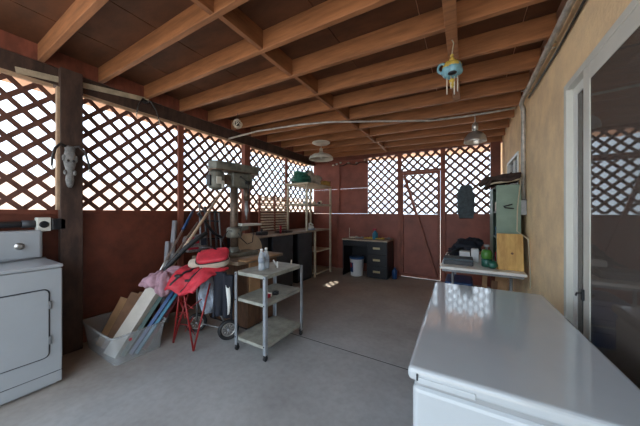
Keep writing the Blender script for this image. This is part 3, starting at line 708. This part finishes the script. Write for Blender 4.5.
def bottle(x,y,z,lab):
    b=thing('water_bottle',lab,'bottle',(x,y,z),'water bottles on the cart')
    MB().lathe([(.026,0),(.031,.006),(.031,.05),(.029,.055),(.031,.06),(.031,.125),(.024,.155),(.013,.178),(.012,.195)],(x,y,z+.0005),20).build('bottle_body','pet',b)
    MB().lathe([(.0145,.186),(.0145,.202),(.013,.204)],(x,y,z),16).build('cap','vinyl',b)
    MB().lathe([(.0315,.075),(.0315,.118)],(x,y,z),20).build('label','lightblue',b)
    MB().lathe([(.024,.003),(.029,.007),(.029,.05),(.029,.12),(.023,.148)],(x,y,z),20).build('water','water',b)
bottle(-1.685,1.745,.751,'clear water bottle on the cart, the left one of the pair')
bottle(-1.705,1.83,.751,'clear water bottle on the cart, the right one of the pair')
mb=MB(); mb.tube([(-1.62,1.90,.751),(-1.62,1.90,.81),(-1.65,1.92,.772),(-1.69,1.92,.82)],.008,8); solo('white_hook',mb,'vinyl','small white bent hook standing beside the water bottles','hook')
stick('small_peg',(-1.60,2.10,.751),(-1.60,2.105,.80),.007,'ivory','tiny pale peg standing near the rear edge of the cart top','peg')
rc=thing('tape_rolls','small red and black rolls on the middle shelf of the cart','tape',(-1.62,1.80,.501))
mb=MB(); mb.lathe([(.035,.001),(.035,.03),(.018,.03),(.018,.001)],(-1.62,1.75,.50),18); mb.build('red_roll','purered',rc)
mb=MB(); mb.lathe([(.033,.001),(.033,.028),(.016,.028),(.016,.001)],(-1.61,1.86,.50),18); mb.build('black_roll','black',rc)
MB().rbox(-1.645,-1.59,1.79,1.772,.501,.535,.003).build('small_box','trimwhite',rc)

# ------------------------------------------------------------------ cabinets, countertop, storage shelf
def cabinet(name,y0,y1,x0,x1,h,lab,dark='charcoal'):
    c=thing(name,lab,'cabinet',((x0+x1)/2,(y0+y1)/2,0),'dark cabinets by the left wall')
    MB().rbox(x0,x1-.02,y0,y1,.0,h,.003).build('carcass','black',c)
    d=MB().rbox(x1-.019,x1,y0+.006,y1-.006,.05,h-.006,.003).build('door',dark,c)
    mb=MB(); mb.tube([(x1,y1-.05,h-.3),(x1+.02,y1-.05,h-.3),(x1+.02,y1-.05,h-.2),(x1,y1-.05,h-.2)],.004,6); mb.build('handle','black',d)
cabinet('black_cabinet',2.56,2.93,-3.2,-2.68,.925,'dark cabinet with its left side hidden behind the drill press')
cabinet('black_cabinet',2.96,3.50,-3.2,-2.62,.925,'dark cabinet in the middle of the row by the left wall')
cabinet('black_cabinet',3.68,4.16,-3.2,-2.64,.925,'dark cabinet directly left of the open storage shelves')
solo('countertop',MB().rbox(-3.2,-2.58,2.54,4.80,.927,.957,.004),'counter','long tan countertop over the dark cabinets at the left wall','countertop')
sh=thing('storage_shelf','cream open storage shelf standing in the far left corner','shelf',(-2.83,4.3,0))
for x,y,z0 in ((-3.05,3.90,.958),(-2.60,3.90,.958),(-3.05,4.74,.958),(-2.62,4.23,0)):
    z1=1.85 if z0 else .926
    MB().rbox(x-.018,x+.018,y-.018,y+.018,z0,z1,.003).build('post','cream',sh)
MB().rbox(-2.578,-2.545,4.76,4.80,0,1.85,.003).build('post','cream',sh)
for z in (1.85,1.45): MB().rbox(-3.08,-2.54,3.86,4.81,z,z+.035,.004).build('shelf_board','cream',sh)
for z in (.50,.05): MB().rbox(-3.08,-2.58,4.255,4.80,z,z+.03,.004).build('shelf_board','cream',sh)
# things on the shelf
mb=MB()
for k in range(7):
    cx,cy,cz=-2.85+random.uniform(-.02,.02),4.10+random.uniform(-.03,.03),1.930+k*.032
    rr=.23-.016*k
    mb.tube([(cx+(rr*.75)*math.cos(a),cy+rr*math.sin(a),cz+.02*math.sin(a*2+k)) for a in [2*PI*i/24 for i in range(24)]],.017,7,True)
mb.blob((-2.85,4.1,2.0),(.14,.19,.10),4,.4,4,12)
solo('hose_coil',mb,'greenhose','heap of dark green hose and netting on the top shelf','hose')
mb=MB(); mb.blob((-2.80,4.48,2.0),(.14,.15,.12),8,.5,3,14,flat=1.886); mb.blob((-2.86,4.42,2.10),(.09,.09,.11),9,.4,3,12,flat=1.886)
solo('cream_sack',mb,'beige','crumpled cream sack on the top shelf beside the green heap','sack')
mb=MB(); mb.blob((-2.66,4.69,1.93),(.12,.12,.07),11,.5,3,14,flat=1.886)
solo('ochre_cloth',mb,'yellowcloth','crumpled ochre cloth at the right end of the top shelf','cloth')
for k,(y,h,m_) in enumerate(((4.0,.05,'lightblue'),(4.12,.03,'grey'),(4.35,.06,'ivory'),(4.5,.05,'black'),(4.62,.08,'ivory'))):
    mb=MB(); mb.lathe([(.03,0),(.035,.01),(.035,h-.01),(.02,h)],(-2.72+.03*(k%2),y,1.486),12)
    solo('small_jar',mb,m_,['pale blue small jar at the left of the second shelf','grey low tin on the second shelf','ivory jar in the middle of the second shelf','black small jar on the second shelf','taller ivory jar at the right of the second shelf'][k],'jar','jars on the second shelf')
ir=thing('white_iron','white and blue clothes iron shaped tool on the countertop between the posts','iron',(-2.66,4.17,.958))
mb=MB(); mb.prism([V((-2.66+x,4.17+y,.959)) for x,y in ((-.05,-.11),(.05,-.11),(.055,0),(.03,.09),(0,.13),(-.03,.09),(-.055,0))],(0,0,0),(0,0,.03)); mb.build('sole_plate','lightblue',ir,.004)
mb=MB(); mb.blob((-2.66,4.15,1.01),(.042,.09,.04),2,.1,2,10); mb.tube([(-2.66,4.08,1.02),(-2.66,4.08,1.09),(-2.66,4.12,1.105),(-2.66,4.21,1.06)],.014,8); mb.build('body','vinyl',ir)
mb=MB(); mb.blob((-2.72,3.35,.975),(.12,.2,.017),3,.3,3,10,flat=.958); solo('rag',mb,'darkcloth','dark rag lying flat on the tan countertop','rag')
mb=MB(); mb.rbox(-2.78,-2.66,2.75,2.9,.958,1.01,.006); mb.tube([(-2.72,2.82,1.01),(-2.72,2.82,1.05)],.02,10); solo('black_tool_case',mb,'black','small black tool case on the left end of the countertop','case')
stick('red_bottle',(-2.66,3.20,.958),(-2.66,3.20,1.09),.018,'purered','slim red bottle standing on the countertop before the louvred shutter','bottle')
# louvred shutter before the lattice
lv_=thing('louvred_shutter','pale horizontal louvred shutter leaning before the left lattice','shutter',(-3.12,3.6,.957))
for k in range(13):
    z=1.0+k*.048; mb=MB(); m_=Matrix.Translation(V((-3.14,0,z)))@Matrix.Rotation(.7,4,'Y'); mb.box(-.018,.018,3.22,3.98,-.002,.002,m_); mb.build('slat','ivory',lv_)
for y in (3.20,3.60,4.0): MB().box(-3.155,-3.125,y-.015,y+.015,.958,1.63).build('stile','redpost',lv_)

# ------------------------------------------------------------------ desk, bucket, things there
dk=thing('black_desk','black desk with three drawers and brass pulls against the far wall','desk',(-1.75,4.95,0))
MB().rbox(-2.235,-1.27,4.68,5.19,.735,.765,.004).build('desk_top','counter',dk)
MB().rbox(-2.225,-2.20,4.70,5.18,.0,.734,.002).build('side_panel','black',dk)
MB().rbox(-2.199,-1.70,5.15,5.17,.20,.734,.002).build('back_panel','black',dk)
MB().rbox(-1.695,-1.285,4.70,5.18,.02,.734,.003).build('pedestal','black',dk)
MB().rbox(-2.199,-1.70,4.71,4.73,.62,.734,.002).build('apron','black',dk)
for z0,z1 in ((.50,.715),(.27,.485),(.04,.255)):
    d=MB().rbox(-1.675,-1.305,4.682,4.70,z0,z1,.004).build('drawer','black',dk)
    zc=(z0+z1)/2
    MB().rbox(-1.56,-1.42,4.674,4.682,zc-.02,zc+.02,.003).build('pull','brass',d)
bk=thing('paint_bucket','white plastic bucket with blue lid standing under the black desk','bucket',(-1.96,4.80,0))
bx,by=-1.955,4.82
MB().lathe([(.125,.001),(.128,.01),(.145,.33),(.152,.335),(.152,.36)],(bx,by,0),28).build('pail','bucketw',bk)
MB().lathe([(.156,.35),(.156,.385),(.14,.39)],(bx,by,0),28).build('lid','blue',bk)
mb=MB()
def curved(r,a0,a1,z0,z1,mb):
    mb.sheet(lambda u,v: V((bx+(r+.010*v)*math.cos(a0+(a1-a0)*u),by+(r+.010*v)*math.sin(a0+(a1-a0)*u),z0+(z1-z0)*v)),10,3,.002)
curved(.1335,-2.45,-1.75,.08,.28,mb); mb.build('label','blue',bk)
mb=MB(); curved(.1375,-2.35,-1.95,.17,.27,mb); mb.build('label_patch','purered',bk)
mb=MB(); mb.lathe([(.001,.0),(.055,.0),(.057,.12),(.022,.16),(.018,.18)],(-1.57,4.85,.766),14)
sb=thing('spray_bottle','blue spray bottle with red top standing on the black desk','bottle',(-1.57,4.85,.766)); mb.build('bottle_body','teal',sb)
mb=MB(); mb.rbox(-1.62,-1.54,4.83,4.87,.945,.985,.008); mb.build('nozzle','purered',sb)
mb=MB(); mb.lathe([(.001,.0),(.05,.0),(.052,.16),(.02,.20),(.016,.22)],(-1.20,4.93,.001),14); solo('blue_jug',mb,'blue','dark blue jug on the floor right of the black desk','jug')
for k,(x,y,m_,lab) in enumerate(((-2.05,4.85,'ivory','pale bent hand tool at the left end of the desk'),(-1.90,4.80,'grey','grey metal hand tool lying on the desk'),(-1.72,4.82,'ochre','mustard handled tool on the middle of the desk'),(-1.47,4.8,'ochre','mustard handled tool right of the spray bottle'),(-1.38,4.88,'grey','grey lump of metal parts near the right end of the desk'))):
    mb=MB(); mb.tube([(x-.07,y-.03,.785),(x,y,.79),(x+.06,y+.04,.782)],[.010,.016,.008],8); mb.blob((x+.06,y+.04,.79),(.04,.03,.022),k,.4,3,8,flat=.766)
    solo('hand_tool',mb,{'ochre':'gold'}.get(m_,m_),lab,'tool','tools on the desk')
stick('long_screw',(-2.16,4.9,.766),(-2.165,4.92,.98),.006,'ivory','thin upright rod at the left end of the desk','rod')

# ------------------------------------------------------------------ folding table and its load
tb=thing('folding_table','pale folding table against the stucco wall beyond the freezer','table',(.13,3.5,0))
MB().rbox(-.24,.505,2.98,4.10,.690,.72,.008).build('table_top','tabletop',tb)
MB().rbox(-.22,.485,3.0,4.08,.665,.689,.003).build('frame_rail','grey',tb)
for x in (-.12,.40):
    for y in (3.12,3.95):
        mb=MB(); mb.tube([(x,y,.0),(x,y,.665)],.013,8); mb.build('leg','grey',tb)
mb=MB(); mb.tube([(-.12,3.12,.3),(.40,3.12,.3)],.01); mb.build('stretcher','grey',tb)
cr=thing('blue_crate','blue plastic crate on the floor beneath the folding table','crate',(-.03,3.55,0))
mb=MB(); mb.rbox(-.22,.08,3.40,3.85,.002,.46,.02); mb.build('crate_body','blue',cr)
for z in (.12,.25,.38): MB().rbox(-.228,.088,3.385,3.86,z,z+.03,.004).build('rib','blue',cr)
for k,(x,y,w_,h,m_,lab) in enumerate(((.17,3.5,.05,.55,'cardboard','upright tan plank beneath the folding table, the left one'),(.26,3.42,.06,.5,'wooddark','dark brown plank leaning beneath the folding table'),(.33,3.45,.12,.58,'cardboard','wide brown sheet of card beneath the folding table'))):
    mb=MB(); mb.bar((x,y,.0+.01),(x+.04,y+.12,h),.02,w_,(1,0,0)); solo('plank',mb,m_,lab,'board')
bxk=thing('black_case','flat black and grey case on the front left of the folding table','case',(-.10,3.25,.721))
MB().rbox(-.215,.075,3.13,3.36,.721,.765,.006).build('case_bottom','charcoal',bxk)
MB().rbox(-.215,.075,3.13,3.36,.766,.79,.006).build('case_lid','slate',bxk)
solo('white_box',MB().rbox(-.06,.05,3.40,3.52,.721,.84,.004),'bucketw','small white carton behind the black case','box')
solo('white_container',MB().rbox(.06,.14,3.38,3.47,.721,.88,.015),'bucketw','taller white container between the carton and green canister','container')
mb=MB()
for c,r,s in (((.02,3.68,.86),(.15,.13,.10),1),((.10,3.72,.92),(.10,.09,.06),2),((-.08,3.66,.80),(.11,.10,.07),3)): mb.blob(c,r,s,.4,3,14,flat=.722)
solo('black_cloth_heap',mb,'navy','heap of black cloth at the far end of the folding table','cloth')
mb=MB(); mb.tube([(-.19,3.42,.79),(-.1,3.5,.83),(0,3.6,.87),(.0,3.62,.86)],[.012,.02,.015,.01],8); solo('black_hand_tool',mb,'black','long black tool lying aslant behind the black case','tool')
cn=thing('green_canister','lime green topped canister beside the green cabinet','canister',(.20,3.20,.721))
MB().lathe([(.045,.001),(.05,.01),(.05,.08),(.045,.085)],(.20,3.20,.721),20).build('dark_base','bottleg',cn)
MB().lathe([(.046,.086),(.052,.10),(.052,.15),(.04,.18),(.02,.185)],(.20,3.20,.721),20).build('lime_body','lime',cn)
MB().lathe([(.012,.186),(.012,.21),(.025,.212),(.025,.235)],(.20,3.20,.721),14).build('valve','grey',cn)
mb=MB(); mb.blob((.245,3.10,.762),(.045,.04,.042),2,.15,2,12,flat=.7215); solo('green_jar',mb,'bottleg','round dark green jar before the plywood board','jar')
cb=thing('green_cabinet','sage green steel cabinet with an open side standing on the folding table','cabinet',(.4,3.6,.721))
MB().rbox(.29,.50,3.25,3.27,.721,1.60,.004).build('side_panel','sage',cb)
MB().rbox(.29,.50,3.97,3.99,.721,1.60,.004).build('side_panel','sage',cb)
MB().rbox(.48,.50,3.271,3.969,.721,1.60,.002).build('back_panel','sage',cb)
for z in (.722,1.02,1.30,1.58): MB().rbox(.292,.479,3.271,3.969,z,z+.018,.002).build('shelf','sage',cb)
MB().rbox(.285,.291,3.60,3.99,.721,1.60,.002).build('door','sage',cb)
for k,(y,z,m_) in enumerate(((3.36,1.319,'lime'),(3.5,1.319,'ivory'),(3.34,1.039,'ivory'),(3.46,1.039,'teal'),(3.36,.741,'ivory'),(3.5,.741,'purered'))):
    mb=MB(); mb.lathe([(.035,.001),(.037,.01),(.037,.10),(.02,.12),(.02,.14)],(.335,y,z),14)
    solo('tin',mb,m_,['lime tin on the upper shelf of the green cabinet','ivory tin on the upper shelf of the green cabinet','ivory tin on the middle shelf of the green cabinet','teal tin on the middle shelf of the green cabinet','ivory tin at the bottom of the green cabinet','red tin at the bottom of the green cabinet'][k],'tin','tins in the green cabinet')
mb=MB(); mb.sheet(lambda u,v: V((.20+.29*u, 3.20+.5*v, 1.645+.02*math.sin(u*7+v*9)+.028*u - (.05 if u<.08 else 0))),18,14,.03)
mb.tube([(.14,3.28,1.60),(.2,3.30,1.655),(.35,3.27,1.69),(.5,3.25,1.70)],[.02,.03,.03,.025],8)
mb.blob((.32,3.5,1.67),(.15,.2,.05),3,.5,3,12); mb.blob((.42,3.34,1.675),(.08,.12,.05),5,.5,3,12)
solo('dark_bundle',mb,'darkcloth','dark brown cloth bundle lying on top of the green cabinet','cloth')
mb=MB(); mb.tube([(.20,3.235,1.60),(.27,3.225,1.622),(.38,3.222,1.63),(.49,3.225,1.65)],.010,6); solo('pale_strip',mb,'cord','pale rope edge under the dark bundle on the green cabinet','rope')
pw=thing('plywood_board','yellow plywood offcut standing on the folding table against the green cabinet','board',(.39,3.12,.721))
m_=Matrix.Translation(V((0,3.105,.721)))@Matrix.Rotation(math.radians(-8),4,'X')
MB().rbox(.285,.50,0,.018,.0,.37,.002,1,m_).build('sheet','plyboard',pw)
mb=MB(); m5=m_@Matrix.Translation(V((.41,-.0005,.17)))@Matrix.Rotation(PI/2,4,'X'); mb.lathe([(.012,0),(.012,.001)],(0,0,0),10,m5); mb.build('knot','wooddark',pw)

# slate pad hung on the far lattice
sp_=thing('slate_pad','dark slate grey moulded pad hanging on the far lattice above the table','pad',(.0,YB-.06,1.2))
mb=MB(); px=[(-.09,1.79),(-.075,1.80),(.075,1.81),(.10,1.78),(.115,1.66),(.14,1.62),(.13,1.30),(.115,1.20),(-.10,1.20),(-.13,1.30),(-.14,1.62),(-.12,1.70)]
mb.prism([V((x+.01,YB-.055,z)) for x,z in px],(0,0,0),(0,.05,0)); mb.build('pad_body','slate',sp_,.015)
MB().rbox(-.10,.12,YB-.08,YB-.055,1.205,1.235,.006).build('lip','slate',sp_)
for x in (-.045,.065): MB().rbox(x-.012,x+.012,YB-.062,YB-.054,1.35,1.74,.003).build('groove_rib','slate',sp_)

# ------------------------------------------------------------------ hanging things
def lamp(x,y,z,r,h,m,lab,ceil,cat='lamp'):
    L=thing('pendant_lamp',lab,cat,(x,y,ceil))
    pr=[(r,0),(r*1.0,.01),(r*.93,h*.35),(r*.7,h*.6),(r*.3,h*.78),(r*.17,h*.9),(r*.15,h)]
    inn=[(p[0]-.004 if p[0]>.01 else .002,p[1]-.003) for p in pr][::-1]; inn[-1]=(r-.004,0)
    mb=MB(); rings=[]
    n=28; prof=pr+[(r*.15-.004,h-.01)]+inn[1:]
    for rr_,zz in prof: rings.append([mb.bm.verts.new((x+rr_*math.cos(2*PI*k/n),y+rr_*math.sin(2*PI*k/n),z+zz)) for k in range(n)])
    for A_,B_ in zip(rings,rings[1:]+rings[:1]):
        for k in range(n): f=mb.bm.faces.new([A_[k],A_[(k+1)%n],B_[(k+1)%n],B_[k]]); f.smooth=True
    mb.build('shade',m,L)
    MB().lathe([(.015,h-.03),(.03,h-.03),(.032,h+.05),(.012,h+.07)],(x,y,z),14).build('socket',m,L)
    mb=MB(); mb.blob((x,y,z+h*.45),(.03,.03,.045),1,0,1,10); mb.build('bulb','vinyl',L)
    mb=MB(); mb.tube([(x,y,z+h+.06),(x,y,ceil)],.006,6); mb.build('rod','galv',L)
    return L
yl=YJ[8]-.02
L=lamp(-2.31,yl,2.295,.225,.15,'lampwhite','wide white enamel dome lamp hanging before the far left corner',zj(-2.31))
mb=MB(); mb.lathe([(.14,-.03),(.17,-.012),(.17,-.001)],(-2.31,yl,zj(-2.31)-.001),28); mb.build('ceiling_plate','lampwhite',L)
L=lamp(.10,3.40,2.13,.115,.16,'alu','small bare aluminium reflector lamp hanging above the folding table',2.445)
# wind chime
wc=thing('wind_chime','round blue ceramic wind chime with yellow beads hanging from the ceiling batten','chime',(-.075,1.95,2.5))
W=V((-.079,1.93,2.285))
mb=MB(); mb.blob(W,(.066,.060,.052),3,.15,2,16); h=mb.build('head','ceramicblue',wc)
mb=MB(); mb.tube([W+V((-.055+.024*math.cos(t_)-.008,-.01,.028+.032*math.sin(t_))) for t_ in [2*PI*k/14 for k in range(14)]],.008,6,True); mb.build('ear_loop','ceramicblue',h)
mb=MB(); mb.blob(W+V((.0,-.008,.028)),(.058,.052,.032),2,.2,2,12); mb.build('yellow_crown','gold',h)
mb=MB(); mb.blob(W+V((.004,-.042,-.036)),(.028,.022,.012),1,0,1,8); mb.build('mouth_opening','black',h)
for z,r in ((.075,.018),(.105,.012)): mb=MB(); mb.blob(W+V((.0,0,z)),(r,r,r),1,0,1,10); mb.build('bead','gold',wc)
mb=MB(); mb.tube([W+V((0,0,.05)),W+V((0,0,.12)),W+V((.01,.02,.20)),(-.08,1.95,zj(0)-.026)],.004,6); mb.build('cord','cord',wc)
for k,(dx_,dy,l) in enumerate(((-.03,-.01,.12),(-.005,-.02,.09),(.015,-.01,.13),(.035,.0,.11))):
    mb=MB(); mb.tube([W+V((dx_,dy,-.04)),W+V((dx_,dy,-.04-l))],.004,6); mb.build('chime_rod','ivory',wc)
mb=MB(); mb.blob(W+V((0,-.01,-.075)),(.018,.018,.018),1,0,1,10); mb.blob(W+V((0,-.01,-.105)),(.014,.014,.02),1,0,1,10); mb.build('bead','gold',wc)
# wire ball ornament
ob=thing('wire_ball','small woven wire ball ornament hanging under a joist by the left lattice','ornament',(-2.58,2.2,2.6))
O=V((-2.585,2.235,2.475)); mb=MB()
for k in range(7):
    ax_=V((random.uniform(-1,1),random.uniform(-1,1),random.uniform(-1,1))).normalized(); u=ax_.orthogonal().normalized(); v_=ax_.cross(u)
    mb.tube([O+(u*math.cos(a)*.058+v_*math.sin(a)*.062) for a in [2*PI*i/20 for i in range(20)]],.004,5,True)
mb.build('ball','ivory',ob)
mb=MB(); mb.blob(O,(.035,.035,.04),2,.3,3,10); mb.build('core','horn',ob)
mb=MB(); mb.tube([O+V((0,0,.05)),(-2.585,2.235,zj(-2.58))],.003,5); mb.tube([O+V((-.03,-.02,.075)),O+V((0,0,.055)),O+V((.03,.02,.085))],.004,5); mb.build('cord','horn',ob)
# skull on post
xk=XL+.13
sk=thing('animal_skull','grey animal skull with dark bent horns mounted on the thick post','skull',(xk+.03,.77,1.7))
prof=[(0.012,1.535,.0),(.024,1.56,0),(.030,1.60,0),(.026,1.66,0),(.030,1.70,0),(.040,1.745,0),(.046,1.79,0),(.040,1.83,0),(.034,1.865,0),(.036,1.895,0),(.022,1.915,0)]
mb=MB(); rings=[]
for r,z,_ in prof: rings.append([mb.bm.verts.new((xk+.032+.8*r*math.sin(a)*.8, .772+r*math.cos(a), z)) for a in [2*PI*k/16 for k in range(16)]])
for A_,B_ in zip(rings,rings[1:]):
    for k in range(16): f=mb.bm.faces.new([A_[k],A_[(k+1)%16],B_[(k+1)%16],B_[k]]); f.smooth=True
mb.bm.faces.new(rings[0][::-1]); mb.bm.faces.new(rings[-1])
for s_ in (-1,1): mb.blob((xk+.04,.772+s_*.04,1.80),(.012,.014,.030),s_+2,.4,3,8); mb.blob((xk+.04,.772+s_*.032,1.67),(.010,.012,.022),s_+5,.4,3,8)
o=mb.build('cranium','bone',sk)
for s_ in (-1,1):
    mb=MB(); mb.blob((xk+.062,.772+s_*.018,1.775),(.006,.010,.012),1,0,1,8); mb.build('eye_socket','horn',sk)
    mb=MB(); mb.tube([(xk+.03,.772+s_*.02,1.90),(xk+.04,.772+s_*.06,1.925),(xk+.06,.772+s_*.10,1.87),(xk+.07,.772+s_*.12,1.77),(xk+.08,.772+s_*.125,1.71)],[.012,.012,.011,.009,.007],8); hn=mb.build('horn','horn',sk)
    mb=MB(); mb.tube([(xk+.08,.772+s_*.125,1.712),(xk+.085,.772+s_*.118,1.68),(xk+.09,.772+s_*.10,1.705)],[.008,.006,.002],8); mb.build('horn_tip','ivory',hn)
xh=XL+.05
hm=thing('mounted_horns','pair of thin dark horns with pale tips mounted on the header','horns',(xh+.03,1.43,2.6))
mb=MB(); mb.blob((xh+.02,1.43,2.60),(.018,.03,.022),2,.2,2,10); mb.build('mount','horn',hm)
for s_ in (-1,1):
    mb=MB(); mb.tube([(xh+.03,1.43,2.60),(xh+.06,1.43+s_*.04,2.61),(xh+.08,1.43+s_*.09,2.52),(xh+.09,1.43+s_*.115,2.42)],[.010,.010,.008,.007],8); hn=mb.build('horn','horn',hm)
    mb=MB(); mb.tube([(xh+.09,1.43+s_*.115,2.422),(xh+.095,1.43+s_*.12,2.37),(xh+.10,1.43+s_*.09,2.36)],[.008,.006,.002],8); mb.build('horn_tip','ivory',hn)
# things along the far wall top: wire with clips
wr_=thing('clip_wire','sagging black wire with shiny clips along the top of the far wall','wire',(-2.2,YB-.05,2.45))
mb=MB(); mb.tube([(-2.75+.1*k,YB-.012,2.43+.03*math.sin(k*1.9)) for k in range(10)],.012,6); mb.build('wire','darkcloth',wr_)
for k in (0,1,2,4,6,8): mb=MB(); mb.blob((-2.72+.1*k,YB-.035,2.44+.02*(k%3)),(.03,.02,.016+.006*(k%2)),k,.3,3,8); mb.build('clip','alu' if k%4 else 'ivory',wr_)

# ------------------------------------------------------------------ light
wd = bpy.data.worlds.new('world'); bpy.context.scene.world = wd; wd.use_nodes = True
nt = wd.node_tree; bg_ = nt.nodes['Background']
bg_.inputs['Color'].default_value = (.72,.86,1.0,1); bg_.inputs['Strength'].default_value = 1.5
sd = bpy.data.lights.new('sun','SUN'); sd.energy = 5; sd.angle = math.radians(.6); sd.color = (1,.93,.82)
so = bpy.data.objects.new('sun', sd); C.objects.link(so); so.rotation_euler = V((.5,1.25,1.9)).to_track_quat('Z','Y').to_euler(); so.location=(3,8,10)

# ------------------------------------------------------------------ camera
cd = bpy.data.cameras.new('camera'); cd.sensor_width = 36; cd.lens = 245.5/640*36; cd.clip_start = .05; cd.clip_end = 200
co = bpy.data.objects.new('camera', cd); C.objects.link(co); co.location = (0,0,1.3); co.rotation_euler = (PI/2, 0, .534)
sc = bpy.context.scene; sc.camera = co
sc.view_settings.view_transform = 'Standard'; sc.view_settings.look = 'None'; sc.view_settings.gamma = 1; sc.view_settings.exposure = 1.25
sc.cycles.max_bounces = 10; sc.cycles.diffuse_bounces = 6; sc.cycles.glossy_bounces = 4; sc.cycles.transparent_max_bounces = 16
sc.cycles.use_denoising = True
